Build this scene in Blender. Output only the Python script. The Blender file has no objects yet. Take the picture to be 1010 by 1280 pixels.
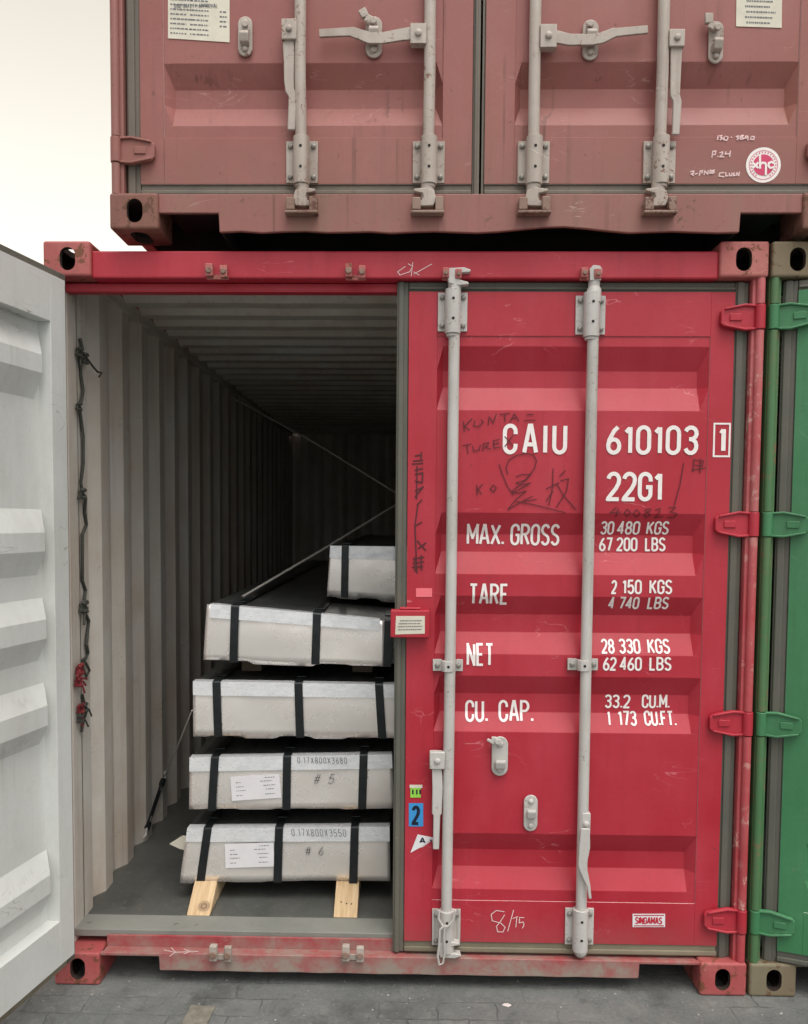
import bpy, bmesh, math, random
from mathutils import Vector, Matrix
random.seed(7)
C = bpy.context.scene
R = math.radians
# ---------------------------------------------------------------- camera
CAM = dict(loc=(1.22845, -2.84947, 1.65613), yaw=-0.01866456, pitch=-0.0552995, roll=0.00664358, f=1041.78, px=485.1, py=707.53)
def cam_axes():
    y, p, r = CAM['yaw'], CAM['pitch'], CAM['roll']
    fw = Vector((math.sin(y)*math.cos(p), math.cos(y)*math.cos(p), math.sin(p)))
    rt = Vector((math.cos(y), -math.sin(y), 0)); up = rt.cross(fw)
    return rt*math.cos(r)+up*math.sin(r), up*math.cos(r)-rt*math.sin(r), fw
RT, UP, FW = cam_axes()
cd = bpy.data.cameras.new('camera'); cam = bpy.data.objects.new('camera', cd); C.collection.objects.link(cam)
m = Matrix((RT, UP, -FW)).transposed().to_4x4(); m.translation = Vector(CAM['loc']); cam.matrix_world = m
cd.sensor_fit = 'HORIZONTAL'; cd.sensor_width = 36; cd.lens = CAM['f']/1010*36
cd.shift_x = (505-CAM['px'])/1010; cd.shift_y = (CAM['py']-640)/1010
cd.clip_start = .05; cd.clip_end = 3000
C.camera = cam
def at(px, py, v, axis=1):
    """photograph pixel -> the point of the real plane (axis = v) it shows"""
    d = FW + RT*((px-CAM['px'])/CAM['f']) - UP*((py-CAM['py'])/CAM['f'])
    c = Vector(CAM['loc']); return c + d*((v-c[axis])/d[axis])
# ---------------------------------------------------------------- sky, sun, exposure
SUN_EL, SUN_AZ = R(65), R(155)         # veiled sun behind the photographer; azimuth from +Y
w = bpy.data.worlds.new('World'); C.world = w; w.use_nodes = True
nt = w.node_tree; nt.nodes.clear()
sky = nt.nodes.new('ShaderNodeTexSky'); sky.sky_type = 'NISHITA'; sky.sun_disc = False
sky.sun_elevation = SUN_EL; sky.sun_rotation = SUN_AZ
sky.air_density = 0.4; sky.dust_density = 10.0; sky.ozone_density = 1.0
hs = nt.nodes.new('ShaderNodeHueSaturation'); hs.inputs['Saturation'].default_value = .30   # milky overcast
bg = nt.nodes.new('ShaderNodeBackground'); bg.inputs[1].default_value = .13
wo = nt.nodes.new('ShaderNodeOutputWorld')
nt.links.new(sky.outputs[0], hs.inputs['Color']); tint = nt.nodes.new('ShaderNodeMix'); tint.data_type = 'RGBA'; tint.blend_type = 'MULTIPLY'; tint.inputs[0].default_value = 1; tint.inputs[7].default_value = (1, .98, .95, 1)
nt.links.new(hs.outputs[0], tint.inputs[6]); 
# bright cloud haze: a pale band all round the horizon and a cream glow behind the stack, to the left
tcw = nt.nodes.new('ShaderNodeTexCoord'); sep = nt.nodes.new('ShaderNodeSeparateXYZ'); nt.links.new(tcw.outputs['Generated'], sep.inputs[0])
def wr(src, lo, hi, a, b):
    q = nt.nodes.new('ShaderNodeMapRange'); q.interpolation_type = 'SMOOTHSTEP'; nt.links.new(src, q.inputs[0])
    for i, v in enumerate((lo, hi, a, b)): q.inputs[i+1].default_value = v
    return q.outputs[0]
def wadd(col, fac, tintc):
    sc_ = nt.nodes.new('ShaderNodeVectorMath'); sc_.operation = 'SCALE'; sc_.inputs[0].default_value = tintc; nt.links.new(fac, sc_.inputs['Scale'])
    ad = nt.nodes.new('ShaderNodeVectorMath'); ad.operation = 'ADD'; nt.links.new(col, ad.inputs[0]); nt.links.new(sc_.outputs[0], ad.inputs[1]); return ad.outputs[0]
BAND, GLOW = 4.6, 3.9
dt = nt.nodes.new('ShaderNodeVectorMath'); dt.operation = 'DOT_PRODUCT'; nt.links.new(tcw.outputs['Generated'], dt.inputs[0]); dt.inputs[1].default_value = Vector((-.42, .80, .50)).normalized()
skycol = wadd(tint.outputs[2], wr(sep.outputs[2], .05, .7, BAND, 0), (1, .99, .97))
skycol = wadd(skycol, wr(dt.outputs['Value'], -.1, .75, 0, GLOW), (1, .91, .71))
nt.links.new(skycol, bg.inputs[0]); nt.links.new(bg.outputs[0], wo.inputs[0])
sd = bpy.data.lights.new('sun', 'SUN'); sd.energy = .5; sd.angle = R(70); sd.color = (1, .96, .91)
so = bpy.data.objects.new('sun', sd); C.collection.objects.link(so)
sdir = Vector((math.sin(SUN_AZ)*math.cos(SUN_EL), math.cos(SUN_AZ)*math.cos(SUN_EL), math.sin(SUN_EL)))
so.rotation_euler = sdir.to_track_quat('Z', 'Y').to_euler(); so.location = (0, 0, 12)
C.view_settings.view_transform = 'Standard'; C.view_settings.look = 'None'
C.view_settings.exposure = 0.08; C.view_settings.gamma = 1
# ---------------------------------------------------------------- materials
def lin(r, g, b):
    f = lambda c: (c/255/12.92 if c/255 <= .04045 else ((c/255+.055)/1.055)**2.4)
    return (f(r), f(g), f(b), 1)
class NT:
    def __init__(s, name):
        s.m = bpy.data.materials.new(name); s.m.use_nodes = True; s.t = s.m.node_tree
        s.t.nodes.clear(); s.o = s.n('ShaderNodeOutputMaterial'); s.b = s.n('ShaderNodeBsdfPrincipled')
        s.l(s.b.outputs[0], s.o.inputs[0]); s.tc = s.n('ShaderNodeTexCoord').outputs['Object']
    def n(s, k, **kw):
        x = s.t.nodes.new(k)
        for a, v in kw.items(): setattr(x, a, v)
        return x
    def l(s, a, b): s.t.links.new(a, b)
    def set(s, x, v):
        if hasattr(v, 'links') or hasattr(v, 'is_linked'): s.l(v, x)
        else: x.default_value = v
    def mapped(s, scale, loc=(0, 0, 0), src=None):
        q = s.n('ShaderNodeMapping'); s.l(src or s.tc, q.inputs[0]); q.inputs['Scale'].default_value = scale; q.inputs['Location'].default_value = loc
        return q.outputs[0]
    def noise(s, scale, detail=5, rough=.6, vec=None, dist=0):
        q = s.n('ShaderNodeTexNoise'); s.l(vec or s.tc, q.inputs['Vector'])
        q.inputs['Scale'].default_value = scale; q.inputs['Detail'].default_value = detail; q.inputs['Roughness'].default_value = rough; q.inputs['Distortion'].default_value = dist
        return q.outputs['Fac']
    def ramp(s, fac, lo, hi, a=0., b=1.):
        q = s.n('ShaderNodeMapRange', clamp=True); s.l(fac, q.inputs[0])
        for i, v in enumerate((lo, hi, a, b)): q.inputs[i+1].default_value = v
        return q.outputs[0]
    def mix(s, fac, a, b):
        q = s.n('ShaderNodeMix', data_type='RGBA'); s.set(q.inputs[0], fac); s.set(q.inputs[6], a); s.set(q.inputs[7], b)
        return q.outputs[2]
    def math(s, op, a, b=0.):
        q = s.n('ShaderNodeMath', operation=op); s.set(q.inputs[0], a); s.set(q.inputs[1], b); return q.outputs[0]
    def bump(s, h, strength, dist=.01):
        q = s.n('ShaderNodeBump'); s.l(h, q.inputs['Height']); q.inputs['Strength'].default_value = strength; q.inputs['Distance'].default_value = dist
        s.l(q.outputs[0], s.b.inputs['Normal'])
    def done(s, col, rough, metal=0., spec=.5):
        s.set(s.b.inputs['Base Color'], col); s.set(s.b.inputs['Roughness'], rough); s.set(s.b.inputs['Metallic'], metal)
        s.b.inputs['Specular IOR Level'].default_value = spec
        return s.m
def sc(c, k): return (c[0]*k, c[1]*k, c[2]*k, 1)
def paint(name, base, alt, rough=.42, var=.5, streak=.3, streakcol=None, chips=0., chipcol=(.12, .05, .03, 1), dirt=None, dirtz=None, spec=.5, dent=.25, chipscale=38, gated=True, stain=0., staincol=(.03, .02, .018, 1), washcol=None, scuff=0., scuffcol=(.6, .4, .4, 1)):
    s = NT(name)
    if not gated: s.tc = s.n('ShaderNodeNewGeometry').outputs['Position']
    n1 = s.noise(2.2, 7, .62)
    col = s.mix(s.math('MULTIPLY', s.ramp(n1, .35, .68), var), base, alt)
    nf = s.noise(75, 3, .6)
    col = s.mix(s.ramp(nf, .45, .8, 0, .22), col, sc(base, .72))
    if streak:
        st = s.noise(1, 5, .65, s.mapped((26, 26, .9)))
        gate = s.noise(1.1, 3, .5)
        col = s.mix(s.math('MULTIPLY', s.ramp(st, .52, .74, 0, streak), s.ramp(gate, .35, .65)), col, streakcol or sc(base, .55))
    r = s.ramp(n1, .3, .7, rough-.08, rough+.1)
    if stain:     # thin dark runs below seams and broad rusty washes
        ln = s.noise(1, 2, .5, s.mapped((34, 34, .35)))
        gate = s.ramp(s.noise(2.6, 4, .6), .46, .62)
        col = s.mix(s.math('MULTIPLY', s.ramp(ln, .60, .67, 0, stain), gate), col, staincol)
        wash = s.noise(1, 5, .65, s.mapped((5, 5, 1.3), (3, 1, 2)))
        col = s.mix(s.ramp(wash, .48, .68, 0, stain*.8), col, washcol or staincol)
    if scuff:     # hair scratches and rubbed marks
        e = s.noise(1, 3, .55, s.mapped((3.1, 3.1, 9)), dist=.8)
        e = s.math('ABSOLUTE', s.math('SUBTRACT', e, .5))
        gate = s.ramp(s.noise(5.5, 4, .6), .56, .66)
        col = s.mix(s.math('MULTIPLY', s.ramp(e, .0015, .005, scuff, 0), gate), col, scuffcol)
        sp = s.ramp(s.noise(120, 4, .65), .70, .74)
        col = s.mix(s.math('MULTIPLY', sp, s.math('MULTIPLY', gate, scuff)), col, scuffcol)
    if dirt:
        geo = s.n('ShaderNodeSeparateXYZ'); s.l(s.tc, geo.inputs[0])
        zz = s.ramp(s.math('ADD', geo.outputs[2], s.math('MULTIPLY', s.noise(9, 6, .65), .22)), dirtz[0]+.11, dirtz[1]+.11, 1, 0)
        pat = s.ramp(s.noise(14, 7, .7), .36, .56)
        col = s.mix(s.math('MULTIPLY', zz, s.ramp(pat, 0, 1, .45, 1)), col, dirt)
    if chips:
        ch = s.ramp(s.noise(chipscale, 8, .72, dist=.4), .74-chips, .77-chips)
        k = s.math('MULTIPLY', ch, s.ramp(s.noise(4.5, 3, .6), .44, .62)) if gated else ch
        col = s.mix(k, col, chipcol)
    s.bump(s.math('ADD', s.math('MULTIPLY', s.noise(1.7, 2, .5), 1.0), s.math('MULTIPLY', nf, .02)), dent, .02)
    return s.done(col, r, 0, spec)
def plain(name, base, rough=.5, metal=0., var=.3, scale=30, bump=.1, spec=.5):
    s = NT(name); n1 = s.noise(scale, 6, .65)
    s.bump(n1, bump, .004)
    return s.done(s.mix(s.ramp(n1, .3, .72, 0, 1), sc(base, 1+var), sc(base, 1-var)), rough, metal, spec)
RED = lin(172, 32, 50)
M = {}
M['red'] = paint('red_paint', RED, lin(184, 52, 68), .46, .9, .36, sc(RED, .72), chips=.085, chipcol=lin(118, 46, 44), dent=.35, dirt=lin(156, 86, 86), dirtz=(.0, .28), stain=.2, staincol=lin(120, 30, 40), washcol=lin(196, 84, 98), scuff=.55, scuffcol=lin(220, 140, 146))
M['red_sill'] = paint('red_paint_muddy', lin(170, 34, 52), lin(150, 40, 55), .5, .6, .3, None, chips=.10, chipcol=lin(175, 160, 150), dirt=lin(150, 138, 128), dirtz=(.075, .20), dent=.3, scuff=.6, scuffcol=lin(190, 170, 160))
M['red_cast'] = paint('red_paint_rusty', lin(168, 72, 76), lin(186, 122, 114), .62, .9, .3, None, chips=.19, chipcol=lin(118, 72, 50), chipscale=20, gated=False, dent=.6, stain=.4, staincol=lin(96, 56, 42), scuff=.5, scuffcol=lin(190, 160, 140))
M['old'] = paint('faded_maroon_paint', lin(148, 86, 82), lin(158, 103, 97), .55, .95, .6, lin(116, 74, 70), chips=.12, chipcol=lin(108, 72, 62), dent=.4, dirt=lin(138, 98, 88), dirtz=(.05, .4), stain=.7, staincol=lin(92, 58, 50), washcol=lin(142, 90, 74), scuff=.5, scuffcol=lin(196, 160, 156))
M['old_sill'] = paint('faded_maroon_dirty', lin(152, 96, 92), lin(138, 98, 88), .58, .9, .55, lin(100, 74, 68), chips=.14, chipcol=lin(106, 76, 62), dent=.5, stain=.6, staincol=lin(96, 64, 52), washcol=lin(140, 112, 96), scuff=.5, scuffcol=lin(190, 165, 155))
M['old_cast'] = paint('faded_maroon_rusty', lin(142, 92, 84), lin(120, 84, 70), .65, .9, .5, lin(96, 66, 54), chips=.22, chipcol=lin(98, 64, 48), chipscale=20, gated=False, dent=.6, stain=.5, staincol=lin(88, 58, 46))
M['green'] = paint('green_paint', lin(56, 122, 78), lin(78, 138, 98), .45, .8, .3, lin(44, 92, 60), chips=.09, chipcol=lin(126, 132, 104), dent=.3, stain=.25, staincol=lin(48, 70, 48), scuff=.4, scuffcol=lin(150, 176, 156))
M['green_post'] = paint('green_paint_worn', lin(64, 118, 76), lin(92, 122, 82), .55, .9, .4, lin(100, 92, 66), chips=.19, chipcol=lin(128, 100, 74), chipscale=20, dent=.4, stain=.35, staincol=lin(96, 84, 56))
M['green_cast'] = paint('green_paint_rusty', lin(128, 124, 102), lin(120, 104, 82), .65, .9, .4, lin(96, 84, 62), chips=.18, chipcol=lin(104, 78, 58), chipscale=22, gated=False, dent=.5, stain=.4, staincol=lin(84, 66, 46))
M['red_post'] = paint('red_paint_worn', lin(178, 60, 70), lin(196, 120, 120), .5, .9, .3, None, chips=.19, chipcol=lin(206, 170, 160), chipscale=20, dent=.4, stain=.4, staincol=lin(120, 56, 50))
M['inner'] = paint('grey_lining_paint', lin(212, 210, 203), lin(196, 183, 168), .5, .95, .55, lin(176, 150, 132), chips=.05, chipcol=lin(120, 98, 82), dent=.4, stain=.3, staincol=lin(150, 124, 106), scuff=.6, scuffcol=lin(120, 110, 102))
M['inner_door'] = paint('pale_grey_paint', lin(216, 220, 218), lin(202, 204, 200), .45, .8, .25, lin(168, 166, 158), chips=.05, chipcol=lin(120, 108, 98), chipscale=60, dent=.35, stain=.22, staincol=lin(140, 134, 124), scuff=.7, scuffcol=lin(136, 130, 122))
M['gasket'] = paint('grey_rubber', lin(88, 90, 83), lin(108, 105, 94), .6, .9, .3, lin(130, 122, 106), chips=.06, chipcol=lin(146, 142, 130), dent=.5, stain=.3, staincol=lin(70, 70, 64))
M['gasket_mud'] = paint('muddy_rubber', lin(140, 132, 112), lin(116, 110, 94), .7, .9, .3, lin(96, 90, 76), chips=.08, chipcol=lin(160, 152, 136), dent=.5, stain=.3, staincol=lin(90, 84, 70))
M['gasket_old'] = paint('old_rubber', lin(106, 100, 92), lin(122, 112, 100), .65, .9, .4, lin(90, 96, 92), chips=.06, chipcol=lin(140, 126, 112), dent=.5, stain=.4, staincol=lin(72, 70, 66))
M['galv'] = paint('galvanised_steel', lin(200, 199, 195), lin(182, 181, 177), .42, .9, .4, lin(132, 130, 122), chips=.15, chipcol=lin(132, 118, 100), chipscale=80, dent=.3, stain=.45, staincol=lin(120, 108, 94), scuff=.8, scuffcol=lin(214, 214, 210))
M['galv_old'] = paint('weathered_galvanised_steel', lin(188, 179, 170), lin(164, 153, 143), .5, .9, .5, lin(120, 100, 88), chips=.17, chipcol=lin(122, 84, 66), chipscale=60, dent=.4, stain=.45, staincol=lin(112, 84, 70), scuff=.8, scuffcol=lin(214, 206, 198))
M['cam_rust'] = paint('rusty_cam_steel', lin(150, 128, 116), lin(126, 96, 82), .6, .9, .3, None, chips=.22, chipcol=lin(92, 58, 46), chipscale=50, dent=.5)
M['cavity'] = plain('shaded_rust_cavity', lin(58, 44, 38), .9, 0, .3, 20)  # dark rust colour with the shade inside the casting holes painted in
M['undercoat'] = plain('black_underbody_coating', lin(38, 34, 32), .85, 0, .3, 10)
M['bolt'] = plain('bolt_steel', lin(140, 138, 132), .45, .3, .3, 80)
M['black'] = plain('black_void', (.01, .01, .01, 1), .8)
M['white'] = plain('white_lettering_paint', lin(240, 235, 233), .5, 0, .05, 60, .02)
M['whitebox'] = M['white']
M['ink'] = plain('black_marker_ink', lin(84, 26, 34), .6, 0, .3, 60, .02)
M['chalk'] = plain('white_chalk', lin(226, 196, 196), .9, 0, .15, 200, .05)
M['pencil'] = plain('dark_pen_ink', lin(70, 68, 66), .6, 0, .2, 60, .02)
M['paper'] = plain('white_paper', lin(228, 228, 232), .7, 0, .04, 20, .1)
M['paper_old'] = plain('stained_paper', lin(216, 212, 196), .7, 0, .12, 12, .1)
M['print'] = plain('grey_print_ink', lin(110, 112, 118), .7, 0, .1, 40, .02)
M['pink'] = plain('pink_sticker', lin(240, 120, 130), .5, 0, .05)
M['blue'] = plain('blue_sticker', lin(60, 150, 215), .4, 0, .05)
M['navy'] = plain('dark_blue_ink', lin(16, 28, 48), .4, 0, .05)
M['lime'] = plain('lime_sticker', lin(150, 215, 80), .5, 0, .1)
M['redink'] = plain('red_ink', lin(190, 40, 60), .5, 0, .05)
M['pinkink'] = plain('rose_ink', lin(206, 62, 104), .5, 0, .05)
M['strap'] = plain('black_strap', lin(44, 47, 50), .32, .5, .3, 40, .05)
M['wire'] = plain('steel_wire', lin(205, 203, 196), .45, .1, .2, 80)
M['rope'] = plain('dark_rope', lin(62, 64, 58), .8, 0, .4, 120, .3)
M['redrope'] = plain('red_frayed_rope', lin(120, 40, 44), .8, 0, .4, 120, .3)
def mk_sheet():
    s = NT('galvanised_sheet'); n = s.noise(5, 4, .6); f = s.noise(1, 4, .6, s.mapped((2, 2, 60)))
    b = s.noise(2.4, 2, .5); sp = s.noise(55, 5, .7)
    s.bump(s.math('ADD', b, s.math('MULTIPLY', s.noise(9, 2, .5), .12)), .30, .03)
    col = s.mix(s.ramp(n, .35, .7), lin(250, 247, 243), lin(240, 234, 228)); col = s.mix(s.ramp(sp, .6, .75, 0, .12), col, lin(190, 186, 180))
    return s.done(col, s.ramp(n, .3, .7, .24, .31), .62)
M['sheet'] = mk_sheet()
def mk_strip():
    s = NT('bright_zinc_strip'); n = s.noise(30, 5, .7, s.mapped((1, 1, 2.5)))
    s.bump(s.noise(5, 2), .2, .01)
    return s.done(s.mix(s.ramp(n, .4, .7), lin(240, 243, 245), lin(214, 220, 224)), s.ramp(n, .3, .7, .25, .4), .35)
M['strip'] = mk_strip()
def mk_top():
    s = NT('dark_reflection_sheet'); n = s.noise(6, 6, .65); wv = s.noise(1, 3, .55, s.mapped((9, 2.4, 9)), dist=1.2)  # bundle tops: mirrored dark interior put into the colour; also serves as black film
    s.bump(s.math('ADD', wv, s.math('MULTIPLY', n, .2)), .55, .03)
    return s.done(s.mix(s.ramp(n, .35, .7), lin(104, 108, 106), lin(70, 72, 72)), .30, .35)
M['top'] = mk_top()
def mk_wood(knot):
    s = NT('pine_timber'); g = s.noise(1, 5, .6, s.mapped((60, 6, 6)), dist=1.5)
    n = s.noise(9, 4)
    col = s.mix(s.ramp(g, .35, .7), lin(214, 190, 152), lin(188, 156, 116))
    d = s.n('ShaderNodeVectorMath', operation='DISTANCE'); s.l(s.tc, d.inputs[0]); d.inputs[1].default_value = knot
    rg = s.math('SINE', s.math('MULTIPLY', d.outputs['Value'], 700))
    k = s.math('MULTIPLY', s.ramp(s.math('ADD', d.outputs['Value'], s.math('MULTIPLY', n, .012)), .020, .034, 1, 0), s.ramp(rg, -1, 1, .5, .95))
    col = s.mix(k, col, lin(112, 88, 70))
    s.bump(g, .25, .004)
    return s.done(col, .7)
M['wood'] = mk_wood((.058, .032, .026)); M['wood_plain'] = mk_wood((9, 9, 9))
M['dunnage'] = plain('grey_timber', lin(96, 84, 70), .8, 0, .3, 14)
def mk_floor():
    s = NT('worn_plywood_floor'); n = s.noise(2.4, 8, .66); g = s.noise(1, 4, .6, s.mapped((7, 1.1, 1)))
    f = s.noise(40, 4)
    col = s.mix(s.ramp(n, .35, .68), lin(96, 99, 95), lin(66, 68, 66)); col = s.mix(s.ramp(g, .45, .7, 0, .5), col, lin(102, 101, 97)); col = s.mix(s.ramp(f, .6, .7, 0, .5), col, lin(120, 118, 112))
    s.bump(f, .2, .004); return s.done(col, .42)
M['floor'] = mk_floor()
M['threshold'] = paint('worn_threshold_plate', lin(142, 144, 138), lin(120, 122, 116), .5, .9, 0, None, chips=.12, chipcol=lin(92, 90, 84), chipscale=20)
def mk_ground():
    s = NT('worn_yard_paving'); n = s.noise(1.3, 9, .66); f = s.noise(75, 6, .75); p = s.noise(9, 7, .72); g2 = s.noise(230, 3, .7)
    col = s.mix(s.ramp(n, .34, .68), lin(124, 127, 126), lin(102, 106, 105))
    col = s.mix(s.ramp(p, .52, .70, 0, .65), col, lin(140, 142, 138)); col = s.mix(s.ramp(p, .46, .34, 0, .55), col, lin(78, 80, 79))
    col = s.mix(s.ramp(f, .58, .68, 0, .75), col, lin(156, 156, 152)); col = s.mix(s.ramp(f, .42, .32, 0, .7), col, lin(62, 63, 62))
    col = s.mix(s.ramp(g2, .64, .72, 0, .6), col, lin(190, 188, 182))
    oil = s.ramp(s.noise(2.6, 5, .7, dist=.6), .58, .68, 0, .5); col = s.mix(oil, col, lin(74, 74, 72))
    wob = s.n('ShaderNodeVectorMath', operation='ADD'); nz = s.n('ShaderNodeTexNoise'); s.l(s.tc, nz.inputs['Vector']); nz.inputs['Scale'].default_value = 14
    sv = s.n('ShaderNodeVectorMath', operation='SCALE'); s.l(nz.outputs['Color'], sv.inputs[0]); sv.inputs['Scale'].default_value = .03; s.l(s.tc, wob.inputs[0]); s.l(sv.outputs[0], wob.inputs[1])
    br = s.n('ShaderNodeTexBrick'); s.l(s.mapped((1, 1, 1), (.03, .05, 0), wob.outputs[0]), br.inputs['Vector'])
    br.inputs['Scale'].default_value = 5.0; br.inputs['Mortar Size'].default_value = .016; br.inputs['Mortar Smooth'].default_value = .7
    br.inputs['Brick Width'].default_value = 1.0; br.inputs['Row Height'].default_value = .5
    k = s.math('MULTIPLY', br.outputs['Fac'], s.ramp(s.noise(2.3, 5, .6), .47, .62, 0, .55))
    col = s.mix(k, col, lin(84, 85, 83))
    s.bump(s.math('SUBTRACT', s.math('ADD', s.math('MULTIPLY', f, .6), p), s.math('MULTIPLY', k, .8)), .8, .014)
    return s.done(col, .85, 0, .3)
M['ground'] = mk_ground()
M['pale'] = plain('pale_paving_stone', lin(122, 119, 108), .9, 0, .35, 26, .6)
M['litter'] = plain('white_litter', lin(214, 206, 204), .7, 0, .05)
# ---------------------------------------------------------------- mesh helpers
class MB:
    def __init__(s): s.v, s.f, s.mi, s.sm = [], [], [], []
    def add(s, vs, fs, mi=0, sm=False):
        o = len(s.v); s.v += [tuple(v) for v in vs]
        for f in fs: s.f.append([o+i for i in f]); s.mi.append(mi); s.sm.append(sm)
        return s
    def box(s, x0, x1, y0, y1, z0, z1, mi=0):
        vs = [(x, y, z) for z in (z0, z1) for y in (y0, y1) for x in (x0, x1)]
        return s.add(vs, [(0, 2, 3, 1), (4, 5, 7, 6), (0, 1, 5, 4), (2, 6, 7, 3), (0, 4, 6, 2), (1, 3, 7, 5)], mi)
    def prism(s, poly, lo, hi, ax='y', mi=0):      # polygon extruded along an axis
        f = {'y': lambda a, b, t: (a, t, b), 'z': lambda a, b, t: (a, b, t), 'x': lambda a, b, t: (t, a, b)}[ax]
        n = len(poly); vs = [f(a, b, lo) for a, b in poly] + [f(a, b, hi) for a, b in poly]
        return s.add(vs, [tuple(range(n)), tuple(range(2*n-1, n-1, -1))] + [(i, i+n, (i+1) % n+n, (i+1) % n) for i in range(n)], mi)
    def tube(s, pts, r, n=12, mi=0, cap=True):
        pts = [Vector(p) for p in pts]; rs = r if isinstance(r, (list, tuple)) else [r]*len(pts)
        vs, fs = [], []
        t0 = (pts[1]-pts[0]).normalized(); ref = Vector((0, 0, 1)) if abs(t0.z) < .9 else Vector((1, 0, 0))
        u = t0.cross(ref).normalized()
        for i, p in enumerate(pts):
            t = (pts[min(i+1, len(pts)-1)]-pts[max(i-1, 0)]); t = t.normalized() if t.length > 1e-9 else t0
            u = (u - t*u.dot(t)).normalized(); b = t.cross(u)
            for k in range(n):
                a = 2*math.pi*k/n; vs.append(p + (u*math.cos(a)+b*math.sin(a))*rs[i])
        for i in range(len(pts)-1):
            for k in range(n): fs.append((i*n+k, i*n+(k+1) % n, (i+1)*n+(k+1) % n, (i+1)*n+k))
        if cap: fs += [tuple(range(n-1, -1, -1)), tuple((len(pts)-1)*n+k for k in range(n))]
        return s.add(vs, fs, mi, True)
    def build(s, name, mats, parent=None, loc=(0, 0, 0), bevel=0, seg=2, bang=35):
        me = bpy.data.meshes.new(name); me.from_pydata(s.v, [], s.f); me.update()
        bm = bmesh.new(); bm.from_mesh(me)
        for f, mi, sm in zip(bm.faces, s.mi, s.sm): f.material_index = mi; f.smooth = sm
        bmesh.ops.recalc_face_normals(bm, faces=bm.faces); bm.to_mesh(me); bm.free()
        for mt in (mats if isinstance(mats, (list, tuple)) else [mats]): me.materials.append(mt)
        o = bpy.data.objects.new(name, me); C.collection.objects.link(o); o.location = loc
        if parent: o.parent = parent
        if bevel:
            b = o.modifiers.new('bevel', 'BEVEL'); b.width = bevel; b.segments = seg; b.limit_method = 'ANGLE'; b.angle_limit = R(bang); b.harden_normals = False
        if any(s.sm):
            me.set_sharp_from_angle(angle=R(40))
        return o
def tag(o, label=None, cat=None, group=None, kind=None):
    for k, v in (('label', label), ('category', cat), ('group', group), ('kind', kind)):
        if v: o[k] = v
    return o
def empty(name, loc, label, cat, group=None):
    o = bpy.data.objects.new(name, None); C.collection.objects.link(o); o.location = loc; o.empty_display_size = .2
    return tag(o, label, cat, group)
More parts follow.
